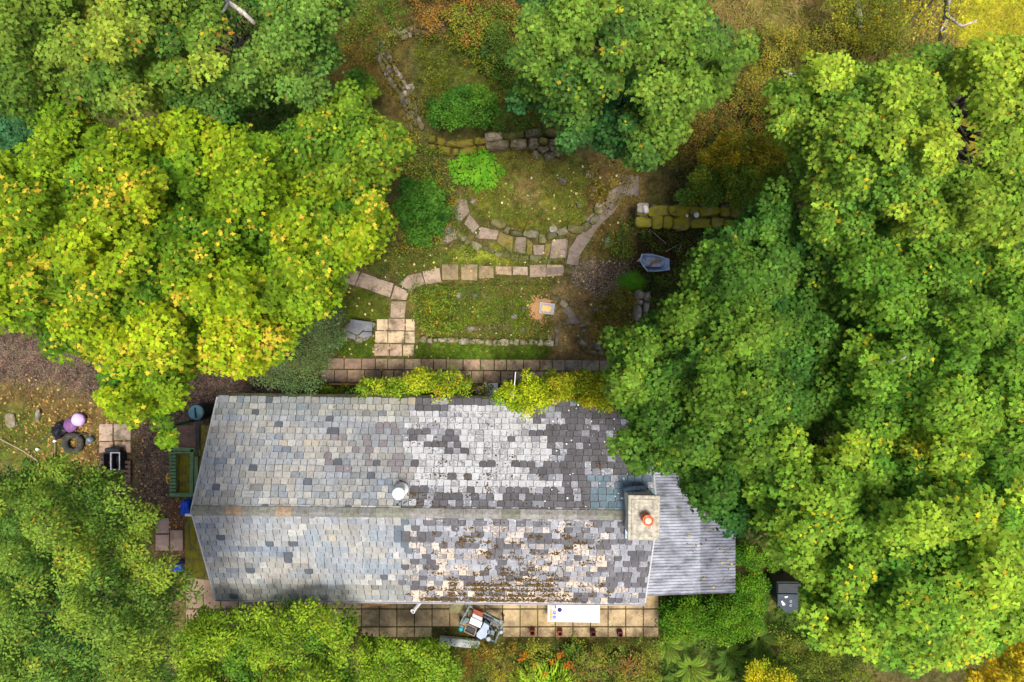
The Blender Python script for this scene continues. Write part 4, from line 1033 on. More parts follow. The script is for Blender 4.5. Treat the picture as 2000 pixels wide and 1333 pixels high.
stone_run('edging_wall', 'upper row of grey stones inside the middle bed above the squared wall', 'stone edging', z75([(1500,405),(1620,410),(1760,415),(1900,415)])+z8([(400,480),(600,490)]), .16, .22, .3, 4)
stone_run('edging_wall', 'curved stone edging right of the bare earth patch', 'stone edging', z8([(1130,560),(1110,600),(1160,660),(1220,700),(1310,710),(1400,735)]), .22, .3, .3, 5, cols=[(.19,.15,.11),(.23,.19,.15)])
stone_run('edging_wall', 'mossy edging stones around the orange sawdust patch', 'stone edging', z8([(560,420),(545,330),(560,240),(520,150),(640,130),(700,180),(820,180),(900,200)]), .17, .14, .32, 6, cols=[(.16,.14,.08)])
stone_run('edging_wall', 'pale flat stones arching right of the orange sawdust patch', 'stone edging', z8([(915,220),(960,260),(1000,320),(1020,370)]), .3, .14, .45, 7, 'clean_stone', cols=[(.30,.25,.18)])
stone_run('retaining_wall', 'mossy terrace wall of large blocks above the round lawn', 'stone wall', [(945,272),(1000,267),(1060,262),(1092,268)], .55, .75, .5, 8, cols=[(.18,.14,.10),(.21,.17,.13),(.13,.12,.04)], rows=2)
stone_run('retaining_wall', 'overgrown low wall running left from the terrace wall', 'stone wall', [(830,275),(880,285),(945,280)], .5, .5, .4, 9, 'mossy_stone', cols=[(.14,.10,.05)], rows=2)
stone_run('retaining_wall', 'tumbled stones at the foot of the terrace wall under the tree edge', 'stone wall', [(1040,285),(1060,300),(1090,290)], .5, .35, .35, 10, cols=[(.2,.17,.14)], rows=2)
stone_run('ruined_wall', 'ruined rubble wall running down from the top between the grass slopes', 'stone wall', [(742,70),(748,105),(762,140),(778,160),(795,185),(802,215),(812,245)], .5, .24, .26, 11, cols=[(.20,.165,.15),(.12,.10,.055),(.10,.08,.03),(.09,.065,.03)], rows=3)
stone_run('ruined_wall', 'scattered rubble running right from the top of the ruined wall', 'stone wall', [(760,58),(785,68),(815,55),(850,58),(865,52)], .35, .16, .24, 12, cols=[(.12,.09,.05),(.2,.17,.13)], rows=2)
stone_run('edging_wall', 'short mossy stone kerb left of the bare earth', 'stone edging', z8([(880,440),(895,520),(900,600)]), .18, .16, .3, 13, cols=[(.2,.16,.13)])
mw = thing('mossy_wall', P(1340, 423, 0), 'thick free standing stone wall capped with yellow green moss right of the path', 'stone wall')
def reparent(o, par):
    o.parent = par; o.location = Vector(o.location)-wloc(par); return o
o = stone_run('capping', None, None, [(1240,422),(1350,422),(1450,424)], .78, .26, .44, 14, 'moss_cap', cols=[(.17,.14,.08),(.22,.19,.13),(.13,.11,.05)], rows=2, at=.85); reparent(o, mw)
mb = MB(); 
for r_ in range(4):
    rr = random.Random(r_); s = 0
    while s < 3.7:
        ln = rr.uniform(.3, .55); c0 = P(1243, 423, .6); mb.rock((c0.x+s+ln/2, c0.y+.02, .12+r_*.22), (ln*.54, .38, .13), 0, rr.randint(0, 99), (.15,.13,.09), 2, .7, .1); s += ln
o = mb.build('wall_face', M['stone'], mw)
mb = MB(); p = P(1256, 406, 1.25); mb.rock((p.x, p.y, 1.2), (.22, .19, .09), .02, 3, (.28,.24,.2), 2, .95, .04); o = mb.build('corner_block', M['clean_stone'], mw)
mb = MB(); p = P(1262, 409, 1.35); mb.rock((p.x, p.y, 1.33), (.09, .13, .05), .3, 7, (.5,.46,.42), 2, .5, .15); tag(mb.build('white_stone', M['clean_stone']), 'pale pointed stone on the corner block of the mossy wall', 'stone')
for x_, y_, r_, l_ in ((1361, 420, .085, 'larger white ball on top of the mossy wall'), (1343, 421, .045, 'small white ball left of the larger one on the mossy wall')):
    p = P(x_, y_, 1.35); mb = MB(); mb.rock((p.x, p.y, 1.24+r_), (r_, r_, r_), 0, 2, None, 3, 0, .02); tag(mb.build('white_ball', M['white_plastic'], None, True), l_, 'ball')
pr = stone_run('stone_pier', 'short weathered stone pier beside the tree edge below the blue grey barrow', 'stone pier', [(1262,560),(1261,590),(1256,628)], .5, .85, .36, 16, 'clean_stone', cols=[(.24,.22,.18),(.2,.18,.14)], rows=2)
# slate table on stones
tb = thing('slate_bench', P(700, 645, 0), 'broken dark slate slab on stones beside the paved square', 'bench')
mb = MB(); z75p = lambda pts, h: [tuple(P(x_, y_, h)[:2]) for x_, y_ in z75(pts)]
mb.prism(z75p([(425,318),(640,350),(632,440),(540,432),(500,470),(385,430)], .48), .40, .48); mb.build('slate_top', M['slate_slab'], tb)
mb = MB(); mb.prism(z75p([(545,440),(632,446),(628,485),(545,505),(480,480),(505,475)], .44), .36, .44); mb.prism(z75p([(385,440),(470,475),(475,525),(378,495)], .42), .32, .42); mb.build('broken_slate', M['slate_slab'], tb)
for i, (x_, y_) in enumerate(((690, 652), (715, 655), (700, 662), (722, 635), (680, 640))):
    mb = MB(); p = P(x_, y_, .2); mb.rock((p.x, p.y, .16), (.2, .15, .2), i, i+40, (.22,.2,.16), 2, .6); mb.build('support_stone', M['stone'], tb)
rocks = [z8([(1140,500)])[0]+(.17,.13), z8([(1050,415)])[0]+(.34,.18), z8([(1265,305)])[0]+(.14,.12), z8([(970,440)])[0]+(.18,.1), z8([(1330,285)])[0]+(.2,.07), z8([(1145,455)])[0]+(.2,.06), z8([(580,305)])[0]+(.1,.16),
         z5([(1080,1085)])[0]+(.13,.13), z5([(1210,1090)])[0]+(.14,.1), z5([(1300,1100)])[0]+(.1,.07), z75([(1620,410)])[0]+(.24,.12), z8([(495,375)])[0]+(.13,.12), z8([(825,575)])[0]+(.11,.16), z8([(1275,650)])[0]+(.14,.2),
         z6([(370,165)])[0]+(.14,.12), z6([(270,270)])[0]+(.12,.13), z6([(455,510)])[0]+(.13,.26), z6([(105,425)])[0]+(.2,.17), z5([(1200,370)])[0]+(.2,.14), z5([(1225,635)])[0]+(.12,.09), z5([(1000,580)])[0]+(.16,.2),
         (803,177,.16,.22),(801,168,.18,.10),(752,84,.17,.14),(748,105,.16,.22),(862,10,.14,.1),(775,60,.14,.1), (803,248,.13,.1), (1152,340,.17,.17), (1100,352,.2,.16), (1252,600,.1,.2)]
locs = ['lying on the bare earth','beside the middle bed','next to the curved edging','on the gravel bend','below the terrace']
for i, (x_, y_, a_, b_) in enumerate(rocks):
    rnd = random.Random(i+90); mb = MB(); gz = ground_z(x_, y_); p = P(x_, y_, gz+.1)
    c = rnd.choice([(.20,.17,.14), (.25,.22,.18), (.15,.13,.10), (.19,.19,.18)])
    mb.rock((p.x, p.y, gz+.05), (a_*.8, b_*.8, .12), rnd.uniform(-.3, .3), i+50, c, 2, .5, .2)
    tag(mb.build('loose_stone', M['clean_stone'] if i % 3 else M['stone']), 'loose grey brown garden stone half sunk in the ground', 'stone', 'loose stones lying about the garden')
# sawdust patch and small framed slab
mb = MB(); rr = RS(4)
for x_, y_, a_, b_ in ((1050,605,.21,.27), (1062,592,.2,.1), (1056,616,.14,.12)):
    gz = ground_z(x_, y_); p = P(x_, y_, gz); mb.rock((p.x, p.y, gz+.015), (a_*1.25, b_*1.15, .035), .2, 9, None, 3, 0, .15)
for k in range(2600):
    t_, r_ = rr.uniform(0, 6.28), abs(rr.normal(0, .5)); x_ = 1053+math.cos(t_)*r_*17; y_ = 606+math.sin(t_)*r_*22
    if k > 2000: x_ = 1064+math.cos(t_)*r_*16; y_ = 592+math.sin(t_)*r_*7
    gz = ground_z(x_, y_); p = P(x_, y_, gz); s_ = rr.uniform(.012, .03); mb.rock((p.x, p.y, gz+.012), (s_*1.3, s_, .012), rr.uniform(0, 3), k % 9, None, 1, .2)
tag(mb.build('sawdust', M['orange_sand']), None, None, None, 'stuff')
fd = thing('feeding_tray', P(1067, 604, .12), 'small grey rimmed tray heaped with orange meal on the middle bed', 'tray')
gz = ground_z(1067, 604)
c0 = P(1068, 603, gz+.1); rz = -.12
mb = MB(); mb.box((c0.x, c0.y, gz+.06), (.46, .35, .10), rz, bev=.02); put(mb, 'slab', 'pale_grey', fd)
mb = MB()
for ox, oy, sx_, sy_ in ((0, .165, .50, .04), (0, -.165, .50, .04), (.23, 0, .04, .30), (-.23, 0, .04, .30)):
    mb.box((c0.x+ox*math.cos(rz)-oy*math.sin(rz), c0.y+ox*math.sin(rz)+oy*math.cos(rz), gz+.13), (sx_, sy_, .05), rz)
put(mb, 'rim', 'gutter', fd)
mb = MB(); mb.rock((c0.x-.01, c0.y, gz+.115), (.19, .135, .04), rz, 5, None, 3, .5, .1); mb.build('meal', stain('pale_meal', (.80,.50,.22), .95, .2, 30, .5, 60), fd, True)

# ------------------------------------------------------------------ barrow of sticks
bw = thing('wheelbarrow', P(1278, 515, 0), 'blue grey wheelbarrow tub with a few sticks in it under the trees', 'wheelbarrow')
def tub(outline, h0, h1, inner, mb):
    a = [P(x_, y_, h1) for x_, y_ in outline]; cx_ = sum(v.x for v in a)/len(a); cy_ = sum(v.y for v in a)/len(a); n_ = len(a)
    def ring(f, z): return [(cx_+(v.x-cx_)*f, cy_+(v.y-cy_)*f, z) for v in a]
    rings = [ring(.6, h0), ring(1.0, h1), ring(1.05, h1), ring(1.05, h1+.03), ring(.97, h1+.03), ring(.58, h0+.04)]
    vs = sum(rings, []); fs = []
    for k_ in range(5):
        for i in range(n_): fs.append((k_*n_+i, k_*n_+(i+1) % n_, (k_+1)*n_+(i+1) % n_, (k_+1)*n_+i))
    fs.append(tuple(range(n_))); fs.append(tuple(5*n_+i for i in range(n_))[::-1]); mb.add(vs, fs)
mb = MB(); tub(z6([(680,590),(740,590),(800,605),(852,622),(855,690),(800,698),(720,702),(690,670),(668,630)]), .2, .55, None, mb); put(mb, 'tub', 'tarp_grey', bw)
mb = MB(); p = P(1278, 512, .42); mb.rock((p.x-.02, p.y, .36), (.36, .2, .10), -.1, 33, None, 3, .3, .35); put(mb, 'plastic_lining', 'tarp_grey', bw)
for i in range(6):
    mb = MB(); a = P(1266+i*1.3, 520-i*1.6, .50+.01*i); b_ = P(1292-i*.8, 511-i*.6+i % 2, .54+.012*i); mb.tube([a, a.lerp(b_, .5)+Vector((0, .02, .02)), b_], [.016, .014, .009], 6); tag(mb.build('stick', M['timber'] if i % 2 else M['bark']), 'brown stick lying in the wheelbarrow', 'stick', 'sticks in the wheelbarrow')
for y_ in (506, 524):
    mb = MB(); mb.tube([P(1290, y_, .45), P(1250, y_+(-1 if y_ < 515 else 1)*-3, .5), P(1244, 515+(y_-515)*.45, .5)], .017, 8); put(mb, 'handle', 'pale_bark' if y_ < 515 else 'dark_steel', bw)
mb = MB(); p = P(1304, 515, .18); mb.torus((p.x, p.y, .18), .14, .04, 20, 8, tilt=1.57); put(mb, 'wheel', 'rubber', bw, True)
for y_ in (508, 522):
    mb = MB(); q = P(1262, y_, .25); mb.tube([q+Vector((0, 0, -.25)), q+Vector((0, 0, .1))], .014, 6); put(mb, 'leg', 'dark_steel', bw)

# ------------------------------------------------------------------ south patio things
fg = thing('fridge_freezer', P(1120, 1197, 0), 'white fridge freezer laid on its back on the patio with energy stickers', 'fridge')
hF = .62; a = P(1069.5, 1216, hF); b_ = P(1127.5, 1176, hF); c_ = P(1172, 1217.5, hF); ytopF = P(1100, 1160, hF).y
ry = -.012
mb = MB(); mb.box(((a.x+c_.x)/2, (a.y+ytopF)/2, .29), (c_.x-a.x-.02, ytopF-a.y-.02, .56), ry, bev=.02); put(mb, 'cabinet', 'enamel', fg)
mb = MB(); mb.box(((a.x+b_.x)/2, (a.y+ytopF)/2+.006, .595), (b_.x-a.x-.008, ytopF-a.y, .05), ry, bev=.012); put(mb, 'door', 'enamel', fg)
mb = MB(); mb.box(((b_.x+c_.x)/2, (a.y+ytopF)/2-.006, .597), (c_.x-b_.x-.008, ytopF-a.y, .05), ry, bev=.012); put(mb, 'door', 'enamel', fg)
st = MB(); zt = .6225
def stk(mb, x0, y0, x1, y1, c, z=zt, th=.003):
    p0, p1 = [P(x_, y_, z) for x_, y_ in z7([(x0, y0), (x1, y1)])]; mb.box(((p0.x+p1.x)/2, (p0.y+p1.y)/2, z+th/2), (abs(p1.x-p0.x), abs(p1.y-p0.y), th), ry, c)
stk(st, 924, 215, 950, 312, (.5,.5,.5)); stk(st, 950, 222, 985, 312, (.36,.38,.50)); stk(st, 922, 160, 985, 214, (.30,.25,.36))
for i in range(7): stk(st, 928, 221+i*13, 950-i % 2*3, 230+i*13, (.60,.22,.015), zt+.0035, .003)
for i in range(7): stk(st, 954, 226+i*12.5, 982, 233+i*12.5, (.05,.10,.34) if i % 3 else (.5,.33,.12), zt+.0035, .003)
for i, (x0, y0, x1, y1, c) in enumerate([(925,164,945,178,(.12,.12,.35)),(950,163,970,185,(.1,.07,.22)),(972,160,984,176,(.75,.3,.2)),(926,188,944,212,(.75,.42,.25)),(953,190,968,212,(.8,.75,.7)),(970,182,984,212,(.12,.1,.3))]): stk(st, x0, y0, x1, y1, c, zt+.0035, .003)
st.build('energy_label', M['sticker'], fg)
mb = MB(); p = P(*z7([(1014,224)])[0], .624); mb.prism([(p.x+.082*math.cos(.2+k*1.0472), p.y+.082*math.sin(.2+k*1.0472)) for k in range(6)], .6205, .626, (.03,.025,.09)); mb.build('hexagon_sticker', M['sticker'], fg)
for y0, y1 in ((180, 188), (275, 312)):
    mb = MB(); stk(mb, 1160, y0, 1166, y1, (.16,.17,.22), .6225, .004); mb.build('hinge_mark', M['sticker'], fg)  # flat dark hinge marks on the seam between the doors
for i, (x_, y_) in enumerate(((1040,1237),(1094,1238.5),(1159,1239),(1212,1240.5))):
    lab = ['dark red clay pot, leftmost of four along the patio edge', 'dark red clay pot, second from the left along the patio edge', 'dark red clay pot, third from the left along the patio edge', 'dark red clay pot, rightmost of four at the shaded patio edge'][i]
    t_ = thing('clay_pot', P(x_, y_, 0), lab, 'plant pot', 'square clay pots along the patio edge')
    p = P(x_, y_, .3); mb = MB()
    for ox, oy, sx_, sy_ in ((0,.068,.165,.03),(0,-.068,.165,.03),(.068,0,.03,.106),(-.068,0,.03,.106)): mb.box((p.x+ox, p.y+oy, .15), (sx_, sy_, .3))
    put(mb, 'pot', 'rust' if i < 2 else 'red_clay', t_)
    mb = MB(); mb.box((p.x, p.y, .11), (.11, .11, .2)); put(mb, 'soil', 'black_void', t_)
mh = thing('drain_cover', P(895, 1185, .03), 'olive metal drain cover set in the patio below the eave', 'drain cover')
mb = MB(); a = P(895, 1181, .04); mb.box((a.x, a.y, .03), (.60, .58, .05), ry, bev=.01); put(mb, 'plate', 'hatch', mh)
for x_ in (884, 907):
    mb = MB(); q = P(x_, 1180+(906-x_)*.0, .06); mb.lathe((q.x, q.y, .045), [(.035,0),(.035,.02),(0,.022)], 10); put(mb, 'lifting_eye', 'dark_steel', mh)
tp_ = thing('timber_stack', P(750, 1176, 0), 'stack of brown timber boards lying under the south eave', 'timber')
for i, (x0, y0, x1, y1) in enumerate(((711,1176,800,1173),(711,1180,790,1174),(712,1172,806,1170),(713,1183,770,1178))):
    mb = MB(); a, b_ = P(x0, y0, .25), P(x1, y1, .25); d = b_-a; mb.box(((a.x+b_.x)/2, (a.y+b_.y)/2, .10+.05*i), (d.length, .09, .04), math.atan2(d.y, d.x)); put(mb, 'board', 'timber', tp_)
lb = MB(); a = P(858, 1253, .2); b_ = P(937, 1260, .2); d = b_-a; lb.box(((a.x+b_.x)/2, (a.y+b_.y)/2, .12), (d.length, .27, .2), math.atan2(d.y, d.x), bev=.02)
tag(lb.build('concrete_lintel', M['concrete_beam']), 'long pale concrete lintel lying below the metal trolley', 'lintel')
# metal trolley heaped with salvage
z6b = zc(660, 1120, 5.882)
tr_ = thing('metal_trolley', P(942, 1218, 0), 'blue grey metal trolley piled with salvaged parts, askew on the patio', 'trolley')
def T(x_, y_, h): return P(*z6b([(x_, y_)])[0], h)
def beam(mb, x0, y0, x1, y1, w_, h, th=.05, col=None):
    a, b_ = T(x0, y0, h), T(x1, y1, h); d = b_-a; mb.box(((a.x+b_.x)/2, (a.y+b_.y)/2, h), (d.length, w_, th), math.atan2(d.y, d.x), col)
RZ = -math.atan2(190, 405)
mb = MB()
for c4 in ((1500,370,1905,560), (1390,590,1800,785), (1510,380,1400,590), (1905,560,1805,790)): beam(mb, *c4, .06, .62+.004*(c4[0] % 5))
put(mb, 'frame', 'steel', tr_)
for x_, y_ in ((1500,380),(1895,560),(1400,590),(1800,780)):
    mb = MB(); q = T(x_, y_, .6); mb.box((q.x, q.y, .33), (.05, .05, .56), RZ); put(mb, 'leg', 'steel', tr_)
    mb = MB(); mb.torus((q.x, q.y, .05), .04, .015, 14, 6, tilt=1.57); put(mb, 'castor', 'rubber', tr_, True)
mb = MB(); q = T(1650, 580, .3); mb.box((q.x, q.y, .30), (1.1*.62, .62*.62, .03), RZ); mb.box((q.x, q.y, .55), (1.05*.68, .6*.68, .02), RZ); put(mb, 'shelf', 'dark_steel', tr_)
def salv(name, mat, quad, h0, h1, lab, cat='salvage', inset=0):
    mb = MB(); mb.prism([tuple(T(x_, y_, h1)[:2]) for x_, y_ in quad], h0, h1); o = mb.build(name, M[mat]); return tag(o, lab, cat)
salv('tin_lid', 'white_plastic', [(1530,505),(1660,565),(1635,632),(1508,575)], .70, .80, 'white square tin lid on top of the metal trolley', 'lid')  # a square tin lid lying loose on the trolley
salv('red_box', 'rust', [(1560,410),(1668,455),(1660,505),(1550,460)], .64, .84, 'rusty red box at the upper corner of the metal trolley', 'box')
salv('grey_plate', 'gutter', [(1550,462),(1662,510),(1655,555),(1540,505)], .64, .74, 'grey plate between the red box and the white lid', 'plate')
salv('bent_panel', 'trolley_panel', [(1680,565),(1735,600),(1735,660),(1700,740),(1640,765),(1590,730),(1595,690),(1650,625)], .66, .78, 'pale blue grey bent panel on the metal trolley', 'panel')
salv('battery_box', 'steel', [(1760,650),(1805,670),(1790,720),(1745,700)], .64, .80, 'small grey battery box at the right of the trolley', 'box')
salv('battery_box', 'steel', [(1718,645),(1752,658),(1742,705),(1708,690)], .64, .78, 'small grey battery box next to the bent panel', 'box')
salv('steel_strip', 'steel', [(1790,515),(1860,545),(1850,575),(1780,545)], .66, .74, 'short grey steel strip near the trolley right corner', 'strip')
salv('tool_tray', 'steel', [(1460,505),(1515,525),(1480,590),(1430,565)], .64, .72, 'shallow blue grey tool tray at the trolley left end', 'tray')
for i, (x0, y0, x1, y1) in enumerate(((1545,400,1800,520),(1640,470,1760,560),(1680,500,1870,600),(1690,540,1780,660),(1760,560,1850,640))):
    mb = MB(); mb.tube([T(x0, y0, .68+.02*i), T((x0+x1)/2+8, (y0+y1)/2-6, .72+.02*i), T(x1, y1, .68+.02*i)], .022, 8); tag(mb.build('steel_rod', M['dark_steel'] if i % 2 else M['steel']), 'thin steel rod lying among the parts on the trolley', 'rod', 'rods on the metal trolley')
rr = random.Random(3)
for i in range(12):
    mb = MB(); q = T(rr.uniform(1690, 1860), rr.uniform(540, 660), .66); mb.rock((q.x, q.y, .66), (rr.uniform(.02, .05), rr.uniform(.02, .05), .04), rr.uniform(0, 3), i, None, 1, .6, .2); tag(mb.build('metal_part', M['dark_steel'] if i % 3 else M['pale_grey']), 'small dark machine part heaped on the trolley', 'machine part', 'small parts on the metal trolley')
wf = thing('wooden_frame', T(1530, 650, .6), 'empty reddish wooden frame leaning on the trolley left side', 'frame')
for (x0, y0, x1, y1) in ((1480,580,1450,665),(1450,665,1565,720),(1565,720,1592,635),(1480,580,1592,635)):
    mb = MB(); beam(mb, x0, y0, x1, y1, .035, .74+.002*(x0 % 7), .04); put(mb, 'rail', 'grey_timber', wf)
mb = MB(); q = T(1525, 648, .66); mb.box((q.x, q.y, .67), (.26, .17, .06), RZ); put(mb, 'dark_inset', 'black_plastic', wf)
for x_, y_, r_, m_, n_, l_, h_ in ((1730,758,.075,'pale_grey','tin_can','round pale blue tin at the lower right corner of the trolley',.72), (1875,678,.06,'pale_grey','tin_can','greenish grey tin at the right end of the trolley',.72), (1412,645,.07,'aqua','plastic_cap','turquoise plastic cap hanging at the trolley left end',.6)):  # two tins and a turquoise plastic cap
    p = T(x_, y_, h_); mb = MB(); mb.lathe((p.x, p.y, h_-.1), [(r_*.9,0),(r_,.02),(r_,.1),(r_*.85,.115),(0,.12)], 18); tag(mb.build(n_, M[m_], None, True), l_, 'tin')

# white plastic things by the north wall
wc = thing('plastic_stool', P(961, 760, 0), 'weathered white plastic stool standing in the ivy by the north wall', 'stool')
q = P(961, 761, .5); mb = MB(); mb.box((q.x, q.y, .46), (.40, .40, .04), .03, bev=.015); put(mb, 'seat', 'speckled_white', wc)
for sx_ in (-1, 1):
    for sy_ in (-1, 1):
        mb = MB(); mb.box((q.x+sx_*.15, q.y+sy_*.15, .22), (.045, .045, .45), .03); put(mb, 'leg', 'speckled_white', wc)
mb = MB(); mb.box((q.x-.19, q.y-.05, .55), (.03, .5, .16), .03); put(mb, 'side_rail', 'white_plastic', wc)
ps = MB(); c0 = P(937, 763, .5)
ps.lathe((c0.x, c0.y, .1), [(.10,0),(.10,.4),(.14,.42),(.14,.46),(.085,.46),(.08,.25)], 20, sx=1.0, sy=1.05); pj = ps.build('drain_pipe', M['speckled_white'], None, True); tag(pj, 'short white open topped drain pipe left of the plastic stool', 'pipe')
mb = MB(); mb.lathe((c0.x, c0.y, .3), [(.083, 0), (0, .01)], 16); mb.build('pipe_inside', M['black_void'], pj)
mb = MB(); a = P(652, 750, .15); mb.box((a.x+.8, a.y-.02, .12), (1.9, .05, .22), -.01); tag(mb.build('timber_plank', M['timber']), 'long pale plank on edge along the walkway near the left ivy', 'plank')
mb = MB(); a = P(695, 770, .1); mb.box((a.x, a.y, .1), (.9, .14, .05), 0); tag(mb.build('stone_step', M['clean_stone']), 'narrow pinkish stone step against the north wall', 'step')
# wheelie bin at lower right
hb_ = 1.05; bn = thing('wheelie_bin', P(1538, 1165, 0), 'dark grey wheelie bin with white marks on its lid under the right tree', 'bin')
zb = zc(1200, 1080, 4.348)
def bq(pts, h): return [tuple(P(x_, y_, h)[:2]) for x_, y_ in zb(pts)]
mb = MB(); mb.prism(bq([(1385,250),(1570,250),(1570,505),(1450,505),(1385,400)], hb_), .1, hb_-.06); put(mb, 'body', 'black_plastic', bn)
mb = MB(); mb.prism(bq([(1385,350),(1560,352),(1560,502),(1452,508),(1385,440)], hb_), hb_-.05, hb_+.01); put(mb, 'lid', 'bin_lid', bn)
mb = MB(); mb.prism(bq([(1390,262),(1575,262),(1575,346),(1390,344)], hb_), hb_-.05, hb_+.0); put(mb, 'lid', 'black_plastic', bn)
mb = MB()
for (x0, y0, x1, y1) in ((1415,408,1430,418),(1420,420,1440,430),(1425,432,1448,444),(1445,370,1472,378),(1450,378,1458,384)):
    p0, p1 = [P(x_, y_, hb_) for x_, y_ in zb([(x0, y0), (x1, y1)])]; mb.box(((p0.x+p1.x)/2, (p0.y+p1.y)/2, hb_+.013), (abs(p1.x-p0.x), abs(p1.y-p0.y), .004), .12, (.8,.82,.84))
mb.build('lettering', M['sticker'], bn)
mb = MB()
for x_, y_ in ((1497,412),(1495,447)):
    q = P(*zb([(x_, y_)])[0], hb_); mb.torus((q.x, q.y, hb_+.012), .03, .008, 16, 6, (.4,.45,.48))
mb.build('emblem', M['sticker'], bn)
for y_ in (255, 500):
    mb = MB(); q = P(*zb([(1560, y_)])[0], .15); mb.torus((q.x+.1, q.y, .13), .09, .035, 16, 8, tilt=1.57); put(mb, 'wheel', 'rubber', bn, True)
mb = MB(); mb.tube([P(*zb([(1385, 262)])[0], .9), P(*zb([(1385, 318)])[0], .9)], .035, 8); put(mb, 'handle', 'gutter', bn)
# logs, dead branches
def dead(name, lab, pts, rads, mat='pale_bark', cat='branch', tw=()):
    mb = MB(); mb.tube([P(*p) for p in pts], rads, 8)
    for t_ in tw: mb.tube([P(*p) for p in t_], [rads[-1]*(.9-.5*q/(len(t_)-1)) for q in range(len(t_))], 6)
    return tag(mb.build(name, M[mat], None, True), lab, cat)
dead('dead_branch', 'bare pale dead branch sticking out of the top left canopy', [(436,-5,8.6),(450,8,8.9),(472,22,9),(498,47,8.8)], [.05,.055,.045,.05], tw=[[(447,5,8.9),(434,26,9.3)], [(470,22,9),(476,34,8.8)]])
dead('dead_branch', 'pale bare branch crossing the dark canopy at the right', [(1815,680,10.6),(1770,698,10.9),(1740,706,10.9),(1680,722,10.6)], [.012,.03,.03,.015], tw=[[(1745,705,10.9),(1700,712,11.1)]])
dead('fallen_log', 'pale fallen trunk lying in the rough grass at the top edge', [(1673,-15,.1),(1677,20,.15),(1680,50,.12),(1686,88,.1)], [.09,.10,.08,.05], cat='log')
dead('log', 'small pale log end at the edge of the upper right tree', [(1473,245,.2),(1492,248,.2)], [.07,.06], cat='log')
dead('dead_branch', 'grey fallen branch in the brown scrub at the upper right', [(1528,138,.3),(1548,146,.35),(1565,152,.3)], [.04,.045,.02], tw=[[(1545,145,.35),(1535,155,.2)]])
for i, (p_, q_) in enumerate((((1268,448),(1301,476)),((1262,446),(1271,456)),((1330,478),(1326,492)),((1300,492),(1322,480)),((1345,485),(1340,500)))):
    tag(dead('fallen_twig', 'x', [(*p_, .1), (*q_, .08)], [.018,.01]), 'thin pale twig on the dark leaf mould below the mossy wall', 'twig', 'twigs below the mossy wall')

# ------------------------------------------------------------------ trees
YEL = dict(a=(.032,.13,.014), b=(.215,.335,.016), y=(.58,.50,.05), o=(.58,.36,.05), yp=.10, op=.10)
YGRN = dict(a=(.05,.16,.02), b=(.17,.28,.025), y=(.5,.42,.03), o=(.45,.28,.03), yp=.03, op=.2)
OLIVE = dict(a=(.05,.14,.022), b=(.18,.28,.04), y=(.45,.36,.04), o=(.45,.22,.04), yp=.02, op=.35)
MIDG = dict(a=(.018,.09,.030), b=(.115,.225,.034), y=(.38,.42,.03), o=(.4,.3,.03), yp=.010)
BLUEG = dict(a=(.02,.10,.05), b=(.045,.15,.06), yp=.0)
DEEP = dict(a=(.018,.090,.018), b=(.095,.20,.026), y=(.32,.36,.03), o=(.38,.3,.03), yp=.006, op=.15)
LIMEY = dict(a=(.045,.17,.02), b=(.215,.37,.04), y=(.58,.55,.03), o=(.52,.40,.03), yp=.03, op=.12)
PALE = dict(a=(.04,.15,.022), b=(.23,.36,.04), y=(.54,.50,.03), o=(.50,.34,.03), yp=.02, op=.2)
FINE = dict(a=(.04,.13,.03), b=(.155,.26,.035), y=(.42,.40,.04), yp=.02)
LIMEF = dict(a=(.055,.165,.018), b=(.175,.30,.025), y=(.42,.44,.03), yp=.01)
GREY = dict(a=(.06,.13,.06), b=(.12,.20,.08), yp=.0)

tree('sycamore_tree', 'broad olive green tree filling the top left corner', 'tree',
     [(-60,-60),(440,-60),(440,10),(450,60),(430,150),(330,215),(225,230),(160,215),(110,185),(60,240),(-60,210)], (180, 60), 7.6, 9.6, 101, OLIVE, bough=90, trunk_r=.26, leaf=.115)
tree('sycamore_tree', 'rounded olive green tree by the bare pale branch, its right edge over rough grass', 'tree',
     [(440,-60),(560,-60),(700,-60),(705,15),(665,45),(655,75),(665,110),(648,160),(645,195),(600,225),(560,190),(430,250),(330,225),(300,235),(330,170),(420,120),(505,75),(500,20)], (560, 90), 7.2, 8.9, 102,
     dict(OLIVE, a=(.045,.15,.028), b=(.14,.26,.05), yp=.010), bough=85, leaf=.11)
tree('sycamore_tree', 'low blue green tree showing darkly at the left edge below the olive canopy', 'tree',
     [(-60,180),(60,195),(110,215),(90,290),(60,330),(-60,340)], (20, 260), 4.2, 5.2, 103, BLUEG, bough=70, leaf=.12)
tree('sycamore_tree', 'huge autumn sycamore with yellow and orange leaves reaching down to the gravel', 'tree',
     [(-60,290),(0,300),(70,285),(82,200),(110,178),(150,200),(170,225),(215,260),(250,255),(300,225),(345,240),(400,228),(440,262),(500,250),(550,270),(575,360),(640,380),(745,400),(752,440),(735,492),(690,515),(668,555),(660,590),(610,615),(575,660),(545,700),(500,718),(470,738),(425,735),(400,715),(356,745),(362,800),(348,830),(334,885),(312,860),(306,820),(285,800),(262,818),(235,815),(222,795),(172,782),(200,735),(215,705),(150,695),(112,700),(70,655),(20,640),(-60,620)],
     (300, 470), 6.6, 9.8, 104, YEL, bough=88, trunk_r=.34, leaf=.125, fall=150, amp=1.0, inset=.3, yf=lambda X, Y: .35+1.2*np.clip((Y-250)/350, 0, 1))
